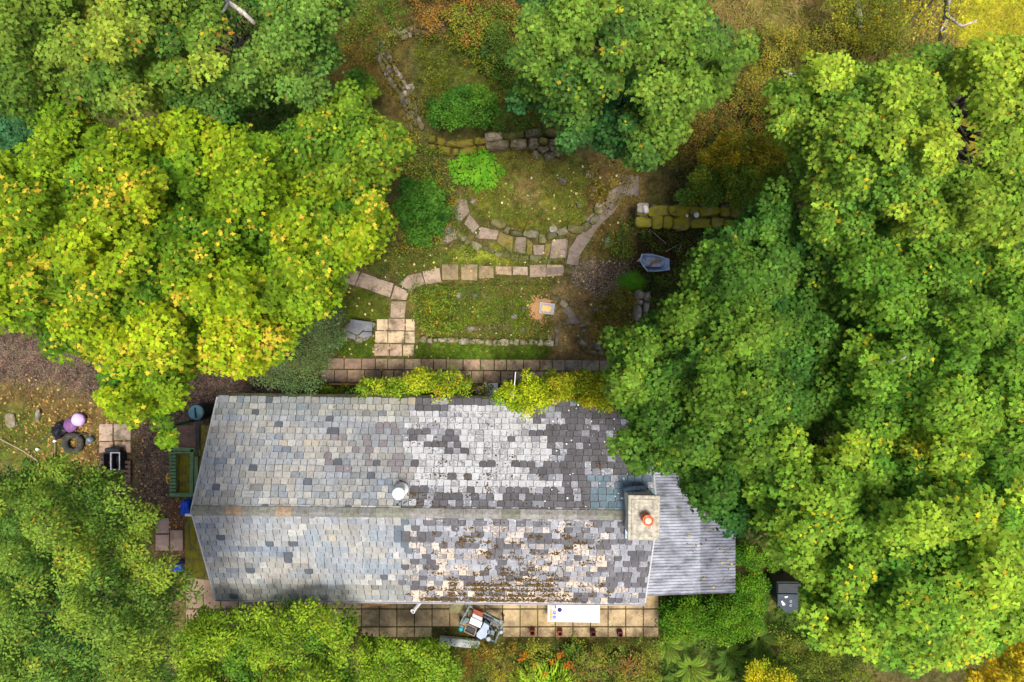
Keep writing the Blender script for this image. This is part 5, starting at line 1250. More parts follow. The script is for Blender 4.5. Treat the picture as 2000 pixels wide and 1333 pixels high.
tree('sycamore_tree', 'yellow green sycamore crown beside the orange flecked one, leaning over the ruined wall', 'tree',
     [(560,235),(640,190),(690,158),(735,205),(785,248),(797,290),(772,338),(750,392),(700,410),(600,380),(555,320),(530,270)], (650, 300), 6.4, 8.6, 105, dict(YGRN, yp=.035), bough=75, leaf=.12)
tree('sycamore_tree', 'low bright green sapling leaves beside the ruined wall', 'sapling',
     [(660,155),(715,140),(745,150),(750,180),(700,200),(665,190)], (700, 170), 1.2, 2.0, 106, LIMEF, bough=45, leaf=.17, clump=.22, per=16, amp=.4, trunk_r=.04, edge_tiers=0)
tree('willow_bush', 'grey green fine leaved bush hanging between the yellow tree and the slate bench', 'bush',
     [(470,705),(560,640),(600,600),(655,585),(680,620),(672,665),(650,700),(632,755),(600,772),(560,770),(505,752),(480,735)], (590, 700), 2.0, 3.2, 107, GREY, bough=60, leaf=.085, clump=.2, per=40, amp=.5, trunk_r=.06, tpl=T_LANCE, edge_tiers=1)
tree('ash_tree', 'grey green fine leaved tree filling the bottom left corner', 'tree',
     [(-60,930),(60,900),(125,888),(180,905),(250,925),(280,985),(318,990),(310,1040),(300,1085),(340,1080),(380,1110),(388,1150),(360,1185),(350,1260),(330,1400),(-60,1400)], (120, 1100), 5.5, 8.6, 108, FINE, bough=62, leaf=.075, clump=.24, per=64, amp=.8, tpl=T_OVAL, trunk_r=.2)
tree('elder_bush', 'lime green leafy bush below the left half of the cottage', 'bush',
     [(345,1235),(385,1178),(450,1187),(560,1172),(620,1183),(690,1185),(705,1222),(690,1260),(700,1400),(325,1400)], (500, 1300), 1.9, 3.1, 109, LIMEF, bough=70, leaf=.10, clump=.24, per=44, amp=.7, tpl=T_OVAL, trunk_r=.08)
tree('elder_bush', 'smaller lime green bush between the big one and the metal trolley', 'bush',
     [(690,1230),(760,1240),(830,1238),(872,1262),(900,1300),(893,1400),(690,1400)], (790, 1310), 1.5, 2.4, 110, dict(LIMEF, a=(.08,.19,.02)), bough=60, leaf=.095, clump=.22, per=40, amp=.5, tpl=T_OVAL, trunk_r=.06)
tree('sycamore_tree', 'mid green sycamore at the top centre above the stone terrace with small yellow sprays', 'tree',
     [(1010,-60),(1382,-60),(1388,38),(1440,62),(1480,60),(1478,128),(1435,145),(1432,188),(1382,215),(1335,232),(1352,268),(1320,310),(1290,318),(1268,338),(1222,322),(1180,300),(1150,285),(1108,298),(1092,342),(1078,292),(1092,262),(1062,232),(1040,205),(1000,238),(985,205),(1000,160),(992,110),(1015,60)],
     (1200, 110), 5.2, 8.4, 111, dict(MIDG), bough=82, leaf=.125, fall=110, under=.2, amp=1.15, gap=.12, trunk_r=.25, yf=lambda X, Y: 1+30*((X > 1165) & (X < 1235) & (Y < 48)))
tree('sycamore_tree', 'pale yellow green sycamore in the upper right with a brown gap in its crown', 'tree',
     [(1498,150),(1535,140),(1565,150),(1570,112),(1620,105),(1665,130),(1700,115),(1750,92),(1800,100),(1840,80),(1910,85),(2060,75),(2060,460),(1960,480),(1900,500),(1800,470),(1700,470),(1650,500),(1600,505),(1560,450),(1545,330),(1500,260),(1490,200)],
     (1740, 280), 6.4, 10.0, 112, PALE, bough=88, leaf=.12, fall=130, trunk_r=.3, holes=[[(1836,110),(1903,115),(1903,200),(1910,300),(1935,335),(1895,345),(1850,300),(1838,200)]])
tree('sycamore_tree', 'dense deep green sycamore reaching over the cottage roof and chimney', 'tree',
     [(1545,340),(1465,395),(1440,425),(1400,440),(1368,470),(1335,520),(1330,580),(1290,600),(1255,625),(1228,648),(1172,648),(1192,700),(1175,745),(1195,792),(1232,830),(1180,858),(1192,902),(1228,915),(1260,955),(1295,905),(1318,920),(1322,975),(1385,1030),(1432,1045),(1480,1070),(1560,900),(1640,800),(1680,600),(1620,500),(1560,450)],
     (1450, 700), 5.6, 9.6, 113, DEEP, bough=80, leaf=.125, fall=130, amp=.9, trunk_r=.3, under=.6)
tree('sycamore_tree', 'mid green sycamore at the right edge with a few yellow sprays', 'tree',
     [(1600,500),(1700,465),(1800,468),(1900,498),(2060,470),(2060,880),(1980,900),(1850,850),(1740,840),(1640,850),(1600,760),(1640,700),(1650,600)],
     (1850, 680), 6.4, 10.2, 114, dict(PALE, a=(.045,.16,.02), b=(.135,.27,.03), yp=.012), bough=80, leaf=.12, fall=130)
tree('sycamore_tree', 'yellow green sycamore filling the lower right corner beside the wheelie bin', 'tree',
     [(1470,870),(1500,845),(1565,842),(1600,872),(1640,840),(1740,830),(1850,850),(1980,900),(2060,890),(2060,1260),(1985,1250),(1935,1300),(1880,1290),(1790,1312),(1700,1305),(1655,1270),(1590,1262),(1562,1215),(1562,1150),(1545,1112),(1500,1080),(1475,1020),(1450,950)],
     (1750, 1050), 6.2, 10.2, 115, dict(LIMEY, yp=.03), bough=84, leaf=.13, fall=140, trunk_r=.3)
tree('birch_tree', 'golden yellow tree at the bottom right corner', 'tree',
     [(1940,1250),(2000,1225),(2060,1220),(2060,1400),(1870,1400),(1880,1320)], (2010, 1330), 3.5, 5.0, 116, dict(a=(.30,.30,.02), b=(.45,.38,.03), yp=.1), bough=60, leaf=.10)
tree('birch_tree', 'thin yellow leaved birch at the top right edge over the lime green field', 'tree',
     [(1750,-60),(1905,-60),(1900,60),(1860,85),(1780,80),(1745,40)], (1840, -30), 3.5, 5.4, 117, dict(a=(.26,.30,.03), b=(.42,.42,.04), yp=.05), bough=60, leaf=.085, clump=.25, per=22, gap=.3, amp=.5, tpl=T_OVAL, bark='bark', trunk_r=.07, under=.2, edge_tiers=0)
dead('leaning_trunk', 'pale grey leaning bare trunk at the top edge among the yellow birch leaves', [(1838,75,1.2),(1846,40,3.5),(1850,10,5.2),(1855,-30,7)], [.09,.08,.07,.06], cat='trunk', tw=[[(1846,30,4.5),(1880,52,4.8),(1908,40,5)],[(1846,40,3.5),(1838,60,4.6)]])
# shrubs and garden plants
def shrub(name, label, poly, h0, h1, seed, pal, cat='shrub', **kw):
    k = dict(bough=48, leaf=.085, clump=.16, per=24, amp=.25, tpl=T_OVAL, trunk_r=.035, edge_tiers=1, under=.5, fall=30); k.update(kw)
    c = (sum(p[0] for p in poly)/len(poly), sum(p[1] for p in poly)/len(poly))
    t = tree(name, label, cat, poly, c, h0, h1, seed, pal, **k)
    for ch in t.children:
        ch.name = 'foliage' if ch.name.startswith('crown') else 'stem'
    return t
shrub('conifer_bush', 'round dense dark green bush between the yellow tree and the middle path', [(765,385),(790,355),(835,345),(870,370),(878,410),(868,455),(835,487),(795,470),(768,430)], .9, 1.9, 201, dict(a=(.035,.115,.015), b=(.06,.17,.022), yp=0), leaf=.11, per=26, tpl=T_OVAL, bough=30, amp=.5, gap=.12)
shrub('evergreen_shrub', 'glossy dark green shrub above the terrace wall', [(822,200),(860,185),(920,165),(975,180),(990,215),(960,250),(900,250),(840,255)], 1.0, 1.7, 202, dict(a=(.035,.12,.015), b=(.07,.18,.02), yp=0), leaf=.09, gap=.15, amp=.5, bough=32)
shrub('evergreen_shrub', 'small dark shrub in the shade left of the top centre sycamore', [(940,60),(990,40),(1010,90),(1000,140),(960,130),(930,100)], .6, 1.0, 203, dict(a=(.04,.09,.02), b=(.07,.13,.02), yp=0), per=26)
shrub('bramble_thicket', 'dark bramble thicket behind the mossy wall', [(1310,385),(1360,330),(1440,310),(1540,330),(1560,400),(1450,402),(1330,402)], .9, 1.5, 204, dict(a=(.07,.16,.025), b=(.16,.24,.03), yp=.03), leaf=.10, amp=.5, bough=34)
shrub('bramble_thicket', 'olive and yellow speckled scrub above the dark brambles', [(1360,290),(1420,250),(1500,265),(1550,300),(1545,345),(1440,330),(1370,335)], .9, 1.5, 205, dict(a=(.15,.19,.03), b=(.30,.30,.03), y=(.6,.45,.03), yp=.12), leaf=.10, per=20, gap=.12, amp=.45, bough=34)
shrub('ivy_bank', 'yellow green ivy along the north wall left of the white stool', [(690,760),(712,742),(745,732),(775,738),(806,718),(840,722),(885,724),(915,740),(930,762),(928,782),(690,782)], 1.2, 2.1, 206, dict(a=(.08,.19,.02), b=(.25,.36,.025), y=(.5,.4,.03), yp=.05), cat='climber', leaf=.085, amp=.55, gap=.18, inset=.05, bough=34)
shrub('ivy_bank', 'small yellow green clump of ivy under the left end of the north eave', [(610,765),(640,752),(672,762),(675,778),(600,778)], .8, 1.4, 207, dict(a=(.15,.24,.02), b=(.26,.30,.02), yp=.02), cat='climber')
shrub('ivy_mass', 'bright yellow ivy spilling over the north eave onto the slates around the aerial', [(940,784),(976,774),(988,750),(1010,742),(1020,728),(1035,738),(1060,742),(1080,770),(1090,782),(1075,795),(1055,800),(1040,795),(1030,812),(1012,806),(1000,800),(975,790),(950,785)], 2.9, 3.35, 208, dict(a=(.12,.25,.015), b=(.33,.43,.02), y=(.6,.48,.03), yp=.05), cat='climber', leaf=.09, edge_tiers=2, inset=.05, amp=.5, gap=.12, bough=32)
shrub('ivy_mass', 'greener ivy along the north eave between the yellow ivy and the big tree', [(1050,742),(1090,730),(1150,728),(1200,735),(1215,775),(1200,795),(1165,800),(1135,782),(1090,776)], 2.2, 2.8, 209, dict(a=(.11,.20,.015), b=(.28,.34,.02), y=(.5,.36,.03), yp=.10), cat='climber', leaf=.09, edge_tiers=2, inset=.05, amp=.5, gap=.12, bough=32)
def rosettes(name, label, cat, cx, cy, rx, ry, h, n, leaf, pal, seed, tpl=T_LANCE, per=11, tilt=.35):
    rs_ = RS(seed); p0 = P(cx, cy, 0); t = thing(name, (p0.x, p0.y, ground_z(cx, cy)), label, cat)
    a = np.arange(n)*2.39996; r = np.sqrt((np.arange(n)+.5)/n)
    X = cx+np.cos(a)*r*rx+rs_.uniform(-3, 3, n); Y = cy+np.sin(a)*r*ry+rs_.uniform(-3, 3, n); Z = h*(1-.55*r**2)+rs_.uniform(-.08, .08, n)
    C = Q(X, Y, Z); C[:, 2] = Z
    th = rs_.uniform(0, 6.28, (n, 1))+np.arange(per)[None]*6.283/per+rs_.uniform(-.2, .2, (n, per))
    d = np.stack([np.cos(th), np.sin(th), 0*th-tilt*rs_.uniform(.2, 1.6, (n, per))], -1)
    pos = np.repeat(C[:, None], per, 1)+d*.02; nr = np.stack([np.cos(th)*.4, np.sin(th)*.4, 0*th+1], -1)
    cl = np.array(pal[0])*rs_.uniform(.75, 1.25, (n, per, 1))*(1-.0*r[:, None, None])
    mixv = rs_.rand(n, 1, 1); cl = cl*(1-mixv)+np.array(pal[1])*mixv
    soup('foliage', pos.reshape(-1, 3), nr.reshape(-1, 3), d.reshape(-1, 3), (leaf*rs_.uniform(.7, 1.15, (n, per))).ravel(), cl.reshape(-1, 3), tpl, M['leaf'], t)
    mb = MB()
    for i in range(0, n, 2): mb.tube([Vector((p0.x, p0.y, 0)), Vector(C[i])], [.015, .008], 5)
    mb.build('stem', M['bark'], t)
    return t
T_BIG = (np.array([(0,0,0),(0,1,-.1),(.17,.45,.03),(.12,.8,0),(-.17,.45,.03),(-.12,.8,0)], float), [(0,2,3,1),(0,1,5,4)])
rosettes('hellebore_clump', 'vivid bright green plant of star shaped leaf whorls on the round lawn', 'plant', 932, 332, 50, 36, .9, 26, .225, ((.07,.25,.012), (.16,.36,.02)), 31, T_BIG, 10)
rosettes('grass_tussock', 'bright green grass tussock above the stone pier', 'grass tuft', 1236, 551, 24, 14, .35, 26, .28, ((.07,.24,.01), (.12,.30,.02)), 32, T_BLADE, 14, -1.2)
rosettes('leafy_plant', 'broad green leaves on the slope beside the upper right scrub', 'plant', 1410, 275, 26, 14, .4, 10, .17, ((.04,.14,.03), (.07,.19,.03)), 33, T_BIG, 8)
# crocosmia: arching sword leaves with orange flower heads
def swords(name, label, cx, cy, rx, ry, n, ln, c0, c1, seed, dirx=0, flowers=(), hgt=.9):
    rs_ = RS(seed); p0 = P(cx, cy, 0); t = thing(name, (p0.x, p0.y, ground_z(cx, min(cy, 1400))), label, 'plant')
    mbv = []; mbf = []; cols = []
    mb = MB()
    for i in range(n):
        x_, y_ = cx+rs_.uniform(-1, 1)*rx*.7, cy+rs_.uniform(-1, 1)*ry*.6
        b_ = P(x_, y_, 0); a = math.pi/2+rs_.normal(0, .55)+dirx*(-(x_-cx)/rx)*.6; l_ = ln*rs_.uniform(.6, 1.15)
        dx, dy = math.cos(a), math.sin(a); sx_, sy_ = -dy, dx; wd = rs_.uniform(.011, .021); hh_ = hgt*rs_.uniform(.7, 1.1)
        m_ = rs_.rand(); c = tuple((c0[k]*(1-m_)+c1[k]*m_)*rs_.uniform(.8, 1.2) for k in range(3)); vs = []
        for q, (fx, fz) in enumerate(((0, 0), (.12, .45), (.35, .85), (.68, 1), (1, .88))):
            ww = wd*(1, 1.2, 1.3, .9, .1)[q]
            vs += [(b_.x+dx*l_*fx-sx_*ww, b_.y+dy*l_*fx-sy_*ww, hh_*fz), (b_.x+dx*l_*fx+sx_*ww, b_.y+dy*l_*fx+sy_*ww, hh_*fz+.012)]
        mb.add(vs, [(2*q, 2*q+1, 2*q+3, 2*q+2) for q in range(4)], c)
    mb.build('foliage', M['leaf'], t)
    for fx, fy, k in flowers:
        mb = MB(); c = P(fx, fy, 1.0); mb.tube([Vector((p0.x+(c.x-p0.x)*.5, p0.y, .2)), c], .008, 5, (.1,.2,.02))
        for j in range(k):
            q = c+Vector((rs_.uniform(-.11, .11), rs_.uniform(-.09, .09), rs_.uniform(-.05, .06))); 
            cc_ = (.62,.16,.02) if rs_.rand() < .65 else (.7,.32,.03)
            for pp_ in range(4):
                a = pp_*1.57+rs_.uniform(0, 1); mb.add([q, q+Vector((math.cos(a-.4)*.02, math.sin(a-.4)*.02, .02)), q+Vector((math.cos(a)*.04, math.sin(a)*.04, .025)), q+Vector((math.cos(a+.4)*.02, math.sin(a+.4)*.02, .02))], [(0,1,2,3)], cc_)
        mb.build('flower_head', M['leaf'], t)
    return t
swords('crocosmia', 'big clump of lime green sword leaves with orange flower heads at the bottom edge', 1060, 1330, 58, 42, 420, .74, (.20,.40,.02), (.42,.55,.04), 41, 1, [(1030,1278,26),(1018,1284,18),(1095,1280,24),(1108,1300,16),(1078,1292,12),(1066,1318,14),(1114,1296,14),(1040,1296,8)])
swords('sedge_tuft', 'tuft of thin straw green grass right of the green crocosmia tip', 1140, 1300, 30, 30, 120, .6, (.16,.16,.04), (.26,.2,.08), 42, 1, hgt=.6)
swords('sedge_tuft', 'small vivid green upright leaf tuft at the patio edge', 1118, 1268, 9, 14, 30, .35, (.06,.22,.02), (.10,.30,.02), 43, 1, hgt=.5)
swords('sedge_tuft', 'straw coloured dry grass tuft in the right part of the bottom bed', 1215, 1300, 40, 26, 130, .5, (.22,.14,.05), (.30,.20,.08), 44, 1, hgt=.5)
def spray(name, label, cx, cy, rx, ry, n, c0, c1, seed, h=.8, leaf=.05, cat='plant'):
    t = shrub(name, label, [(cx-rx, cy), (cx-rx*.7, cy-ry*.8), (cx, cy-ry), (cx+rx*.8, cy-ry*.7), (cx+rx, cy), (cx+rx*.6, cy+ry), (cx-rx*.6, cy+ry)], h*.6, h, seed, dict(a=c0, b=c1, yp=0), cat, leaf=leaf, per=n, clump=.12, gap=.12, bough=30, tpl=T_LANCE, amp=.15)
    return t
spray('rusty_shrub', 'rust red plant just below the trolley corner', 945, 1280, 26, 18, 22, (.30,.07,.015), (.45,.13,.02), 51)
spray('rusty_shrub', 'taller brownish orange dying plant left of the rust red one', 917, 1302, 24, 30, 16, (.22,.09,.02), (.26,.13,.03), 52)
spray('yellow_herb', 'yellow leaved herb at the bottom edge left of the crocosmia', 975, 1325, 26, 22, 16, (.30,.34,.02), (.42,.42,.03), 53)
spray('yellow_herb', 'yellow green sprig above the crocosmia leaves', 1083, 1265, 16, 14, 14, (.22,.25,.02), (.36,.34,.02), 54)
spray('bed_plant', 'green and yellow leafy weeds at the left end of the middle bed', 850, 605, 38, 42, 20, (.09,.19,.02), (.20,.26,.03), 55, .4)
spray('bed_plant', 'yellow flowering weed at the left side of the middle bed', 838, 600, 14, 22, 10, (.34,.28,.02), (.5,.4,.03), 56, .5)
spray('bed_plant', 'fresh green leafy weeds near the squared wall of the middle bed', 880, 640, 22, 16, 18, (.10,.25,.03), (.16,.32,.04), 57, .35)
spray('bed_plant', 'bluish green leafy weeds along the top of the middle bed', 925, 572, 34, 12, 18, (.08,.19,.05), (.12,.24,.06), 58, .3)
spray('bed_plant', 'row of bright green seedlings above the squared wall', 920, 634, 40, 5, 16, (.13,.30,.03), (.2,.36,.04), 59, .25)
spray('bed_plant', 'small yellow moss clump above the orange sawdust patch', 1034, 556, 13, 9, 20, (.30,.30,.02), (.38,.34,.02), 60, .2)
spray('bed_plant', 'green weeds beside the diagonal path', 1212, 468, 20, 26, 16, (.06,.15,.03), (.12,.2,.03), 61, .35)
spray('bed_plant', 'dark trailing plant by the stone pier', 1300, 575, 26, 38, 18, (.035,.085,.02), (.06,.11,.02), 62, .5)
spray('bed_plant', 'sprig of yellow foliage in the scrub by the dry brown bush', 1470, 157, 30, 7, 18, (.24,.22,.02), (.34,.28,.02), 63, .5)
swords('dry_bush', 'dry brown fan of dead stems between the two top right sycamores', 1468, 222, 30, 26, 220, .6, (.17,.10,.06), (.24,.15,.09), 64, 1, hgt=.6)
rosettes('roof_weed', 'tiny weed growing between slates on the left of the north slope', 'weed', 651, 799, 4, 5, 3.1, 5, .05, ((.06,.10,.02), (.10,.16,.02)), 35, T_LANCE, 8)
# fern bank at the lower right: fronds are rows of leaflets on arching ribs
def fern(cx, cy, r, seed, label, c0=(.10,.20,.02), c1=(.18,.27,.03), h=.5):
    rs_ = RS(seed); p0 = P(cx, cy, 0); t = thing('fern', (p0.x, p0.y, 0), label, 'fern', 'ferns in the lower right bank')
    pos, nr, tp, sz, cl = [], [], [], [], []; rr_ = r*D/F; nf = 10
    for f in range(nf):
        a = f*6.283/nf+rs_.uniform(-.25, .25); m_ = rs_.rand(); c = np.array(c0)*(1-m_)+np.array(c1)*m_
        for j in range(4, 46):
            tt = j/46.; d = rr_*tt; z = h*(math.sin(tt*2.3))*1.1
            for sg in (-1, 1):
                aa = a+sg*1.15; pos.append((p0.x+math.cos(a)*d, p0.y+math.sin(a)*d, z)); nr.append((0.1*math.cos(a), .1*math.sin(a), 1))
                tp.append((math.cos(aa), math.sin(aa), -.15)); sz.append(rr_*.19*math.sin(math.pi*min(1, tt*.9+.12))*rs_.uniform(.85, 1.1)); cl.append(c*rs_.uniform(.85, 1.15))
    A = np.array
    soup('foliage', A(pos), A(nr), A(tp), A(sz), A(cl), T_FERN, M['leaf'], t); return t
k = 0
for (x_, y_, r, l_) in ((1345,1300,44,'fern at the bottom edge right of the patio corner'),(1420,1275,40,'dark arching fern in the middle of the lower right bank'),(1480,1245,38,'fern just below the wheelie bin'),(1300,1255,34,'fern beside the end of the patio'),
    (1400,1330,38,'bright fern at the bottom edge below the arching one'),(1520,1285,34,'fern between the wheelie bin and the yellow bush'),(1340,1225,30,'small fern under the lean-to corner'),(1460,1315,34,'fern touching the yellow bush at the bottom'),(1290,1325,32,'fern at the bottom edge by the dry grass')):
    fern(x_, y_, r, 300+k, l_, *(((.12,.22,.02), (.22,.30,.03)) if k in (0, 4, 3) else ((.055,.12,.015), (.10,.18,.02)))); k += 1
shrub('elder_bush', 'bright yellow green bush at the bottom edge right of the ferns', [(1455,1300),(1480,1285),(1520,1290),(1555,1310),(1570,1400),(1450,1400)], 1.0, 1.6, 211, dict(a=(.22,.30,.02), b=(.40,.40,.02), yp=.08), cat='bush', leaf=.085)
shrub('nettle_patch', 'bright green nettles below the corrugated lean-to', [(1290,1200),(1330,1180),(1400,1185),(1440,1110),(1490,1110),(1500,1140),(1500,1230),(1440,1260),(1370,1240),(1300,1250)], .3, .7, 212, dict(a=(.05,.15,.012), b=(.09,.22,.015), yp=.01), cat='nettles', leaf=.075, gap=.12, per=26, bough=35)
shrub('nettle_patch', 'green undergrowth right of the corrugated roof edge', [(1437,1040),(1500,1075),(1525,1100),(1505,1120),(1480,1120),(1437,1110)], .4, .8, 213, dict(a=(.05,.15,.012), b=(.08,.2,.015), yp=0), cat='nettles', leaf=.08)

def scrub(name, poly, h0, h1, seed, pal, **kw):
    k = dict(bough=40, leaf=.085, clump=.16, per=16, amp=.34, edge_tiers=0, under=.4, fall=30, gap=.25, inset=0); k.update(kw); tp_l = k.pop('tpl', T_OVAL)
    pos, nrm, tip, size, colr, *_ = crown_leaves(poly, h0, h1, seed, pal, **k)
    o = soup(name, pos, nrm, tip, size, colr, tp_l, M['leaf']); o['kind'] = 'stuff'; return o
RUSTY = dict(a=(.13,.10,.03), b=(.26,.15,.04), y=(.35,.2,.04), yp=.05)
SCR = dict(a=(.06,.13,.02), b=(.18,.23,.035), y=(.30,.2,.04), yp=.05)
UND = dict(a=(.03,.10,.018), b=(.08,.17,.025), yp=0)
scrub('underwood', [(330,150),(640,150),(640,300),(330,300)], 2.6, 3.4, 430, UND, gap=.1, clump=.26, leaf=.12, bough=70, amp=.5, per=22)
scrub('underwood', [(400,-40),(560,-40),(560,110),(400,110)], 4.2, 5.0, 431, UND, gap=.1, clump=.26, leaf=.12, bough=70, amp=.5, per=22)
scrub('underwood', [(1560,140),(1830,140),(1830,480),(1560,560)], 2.4, 3.2, 432, UND, gap=.1, clump=.26, leaf=.12, bough=70, amp=.5, per=20)
scrub('underwood', [(1480,560),(2040,440),(2040,1180),(1650,1180),(1500,900)], 2.8, 3.8, 433, UND, gap=.1, clump=.28, leaf=.13, bough=70, amp=.5, per=20)
scrub('underwood', [(1940,120),(2040,120),(2040,440),(1940,440)], 2.4, 3.2, 434, UND, gap=.1, clump=.26, leaf=.12, bough=70, amp=.5, per=20)
scrub('ivy_trails', [(600,756),(700,750),(930,752),(1200,740),(1205,782),(600,780)], .2, .9, 435, dict(a=(.07,.15,.015), b=(.24,.28,.02), y=(.4,.25,.04), yp=.06), gap=.35, leaf=.08)
scrub('heather_scrub', [(770,-40),(1040,-40),(1040,30),(980,60),(940,110),(870,75),(800,70)], .1, .35, 401, RUSTY, gap=.4)
scrub('bramble_scrub', [(860,20),(1010,0),(1010,110),(960,150),(900,90)], .15, .5, 402, SCR)
scrub('bramble_scrub', [(930,110),(1000,100),(1070,230),(1060,262),(960,258),(990,200)], .2, .6, 403, dict(SCR, a=(.03,.09,.015), b=(.07,.14,.02)))
scrub('bracken_scrub', [(1480,60),(1740,40),(1720,110),(1560,115),(1500,150),(1490,260),(1430,200)], .15, .55, 404, dict(a=(.10,.12,.025), b=(.24,.25,.035), y=(.34,.20,.06), yp=.05), gap=.08)
scrub('bracken_scrub', [(1300,230),(1440,190),(1540,190),(1540,300),(1420,300),(1330,340),(1290,330)], .1, .4, 405, dict(a=(.10,.14,.025), b=(.27,.24,.05), y=(.40,.22,.07), yp=.08), gap=.12)
scrub('green_scrub', [(1600,-40),(1760,-40),(1770,90),(1700,110),(1620,60)], .2, .8, 406, dict(a=(.09,.13,.02), b=(.20,.23,.025), yp=.03), gap=.2)
scrub('moss_scrub', [(740,60),(775,60),(825,190),(830,270),(790,280),(770,190)], .05, .2, 407, dict(a=(.08,.08,.015), b=(.14,.13,.02), yp=0), gap=.66, per=12)
scrub('low_weeds', [(640,60),(730,20),(760,120),(760,200),(690,150),(660,120)], .03, .12, 408, dict(a=(.06,.11,.01), b=(.14,.11,.02), yp=0), gap=.55, per=10)
scrub('low_weeds', [(790,255),(860,290),(880,350),(900,430),(860,500),(780,500),(770,420)], .03, .15, 409, SCR, gap=.5, per=12)
scrub('low_weeds', [(800,560),(900,555),(900,600),(890,660),(820,655)], .08, .3, 410, dict(a=(.06,.15,.02), b=(.15,.24,.03), yp=.05), gap=.3, per=14)
scrub('low_weeds', [(1160,580),(1240,560),(1240,650),(1190,690),(1150,640)], .15, .35, 411, dict(a=(.08,.09,.015), b=(.15,.14,.02), yp=0), gap=.4, per=12)
scrub('low_weeds', [(1290,1170),(1440,1170),(1440,1250),(1300,1260)], .1, .4, 412, dict(a=(.035,.12,.01), b=(.09,.2,.015), yp=0), gap=.15, leaf=.09)
scrub('low_weeds', [(850,1255),(1290,1245),(1300,1400),(850,1400)], .05, .35, 413, dict(a=(.05,.12,.015), b=(.16,.21,.03), y=(.30,.14,.04), yp=.06), gap=.45, per=14)
scrub('low_weeds', [(1240,450),(1400,440),(1350,600),(1260,600)], .05, .3, 414, dict(a=(.03,.08,.012), b=(.09,.14,.02), yp=0), holes=[[(1238,492),(1315,492),(1315,538),(1238,538)]], gap=.5, per=10)
scrub('low_weeds', [(1500,1230),(1700,1290),(1700,1400),(1560,1400)], .2, .6, 415, dict(a=(.04,.10,.015), b=(.13,.18,.025), yp=0), gap=.25)
LW = dict(a=(.04,.11,.012), b=(.14,.21,.03), y=(.22,.12,.04), yp=.1)
scrub('lawn_weeds', [(885,300),(1000,285),(1160,320),(1180,370),(1140,440),(1040,455),(930,430),(900,380)], .0, .10, 417, LW, gap=.58, per=9, bough=30, leaf=.06)
scrub('lawn_weeds', [(900,555),(1085,550),(1080,668),(890,665)], .0, .14, 418, LW, holes=[[(1022,578),(1088,578),(1088,632),(1022,632)]], gap=.4, per=10, bough=30, leaf=.06)
scrub('lawn_weeds', [(740,440),(880,400),(930,480),(1090,500),(1090,516),(860,520),(770,545),(680,520)], .0, .12, 419, LW, gap=.45, per=10, bough=30, leaf=.06)
scrub('lawn_weeds', [(810,60),(1000,60),(1000,200),(830,240)], .1, .3, 420, dict(LW, a=(.04,.09,.01), b=(.11,.14,.015), yp=.03), gap=.5, per=12, bough=34)
scrub('lawn_weeds', [(650,-20),(790,-20),(800,60),(740,100),(660,80)], .0, .15, 421, dict(LW, yp=.03), gap=.6, per=12)
scrub('lawn_weeds', [(1140,450),(1240,430),(1235,505),(1180,510)], .0, .2, 422, LW, gap=.5, per=12)
scrub('low_weeds', [(1140,300),(1240,330),(1230,400),(1180,440),(1150,380)], .1, .3, 416, dict(a=(.09,.09,.015), b=(.16,.14,.02), yp=0), gap=.6, per=10)
# ------------------------------------------------------------------ grass, litter, weeds: stuff nobody could count
def scatter(name, polys, dens, seed, colours, tpl, mat, size, lift=.0, flat=False, lean=.5, patch=0, pscale=30, plane=None):
    rs_ = RS(seed); PX, PY, CI = [], [], []
    for poly in polys:
        xs = [p[0] for p in poly]; ys = [p[1] for p in poly]
        n = int((max(xs)-min(xs))*(max(ys)-min(ys))*(D/F)**2*dens)
        X = rs_.uniform(min(xs), max(xs), n); Y = rs_.uniform(min(ys), max(ys), n)
        k = sdist(X+(fbm(X/9, Y/9, 4)-.5)*14, Y, poly)+rs_.normal(0, 5, n) > 0
        if patch: k &= (fbm(X/pscale, Y/pscale, seed+1)-.5)*4+.5 > rs_.rand(n)*patch
        PX.append(X[k]); PY.append(Y[k])
    X = np.concatenate(PX); Y = np.concatenate(PY); n = len(X)
    Z = gheight(X, Y)-.03+lift; W_ = Q(X, Y, 0*X)
    if plane: W_ = Q(X, Y, 0*X+2.3); Z = np.array([zx(v) for v in W_[:, 0]])+.035
    W_[:, 2] = Z
    a = rs_.uniform(0, 6.283, n); 
    if flat: nr = np.stack([rs_.normal(0, .3, n), rs_.normal(0, .3, n), np.ones(n)], -1); tp = np.stack([np.cos(a), np.sin(a), 0*a], -1)
    else:
        tp = np.stack([np.cos(a)*lean, np.sin(a)*lean, np.ones(n)*rs_.uniform(.25, 1, n)], -1); nr = np.stack([-np.cos(a), -np.sin(a), 0*a+lean+.3], -1)
    cols_ = np.array(colours); m_ = fbm(X/25, Y/25, seed+5)[:, None]; i0 = rs_.randint(0, len(cols_), n)
    c = cols_[i0]*rs_.uniform(.65, 1.35, (n, 1))
    o = soup(name, W_, nr, tp, size*rs_.uniform(.5, 1.3, n), c, tpl, M[mat]); o['kind'] = 'stuff'; return o
GR = [(.08,.15,.012), (.10,.18,.015), (.14,.19,.03), (.17,.16,.04)]
scatter('lawn_grass', [[(808,672),(1075,672),(1078,703),(808,701)], [(665,565),(764,590),(764,625),(670,630)], [(655,664),(730,664),(730,700),(660,701)]], 900, 1, [(.035,.085,.004),(.05,.11,.006),(.07,.10,.01)], T_BLADE, 'grass', .09, lean=.9)
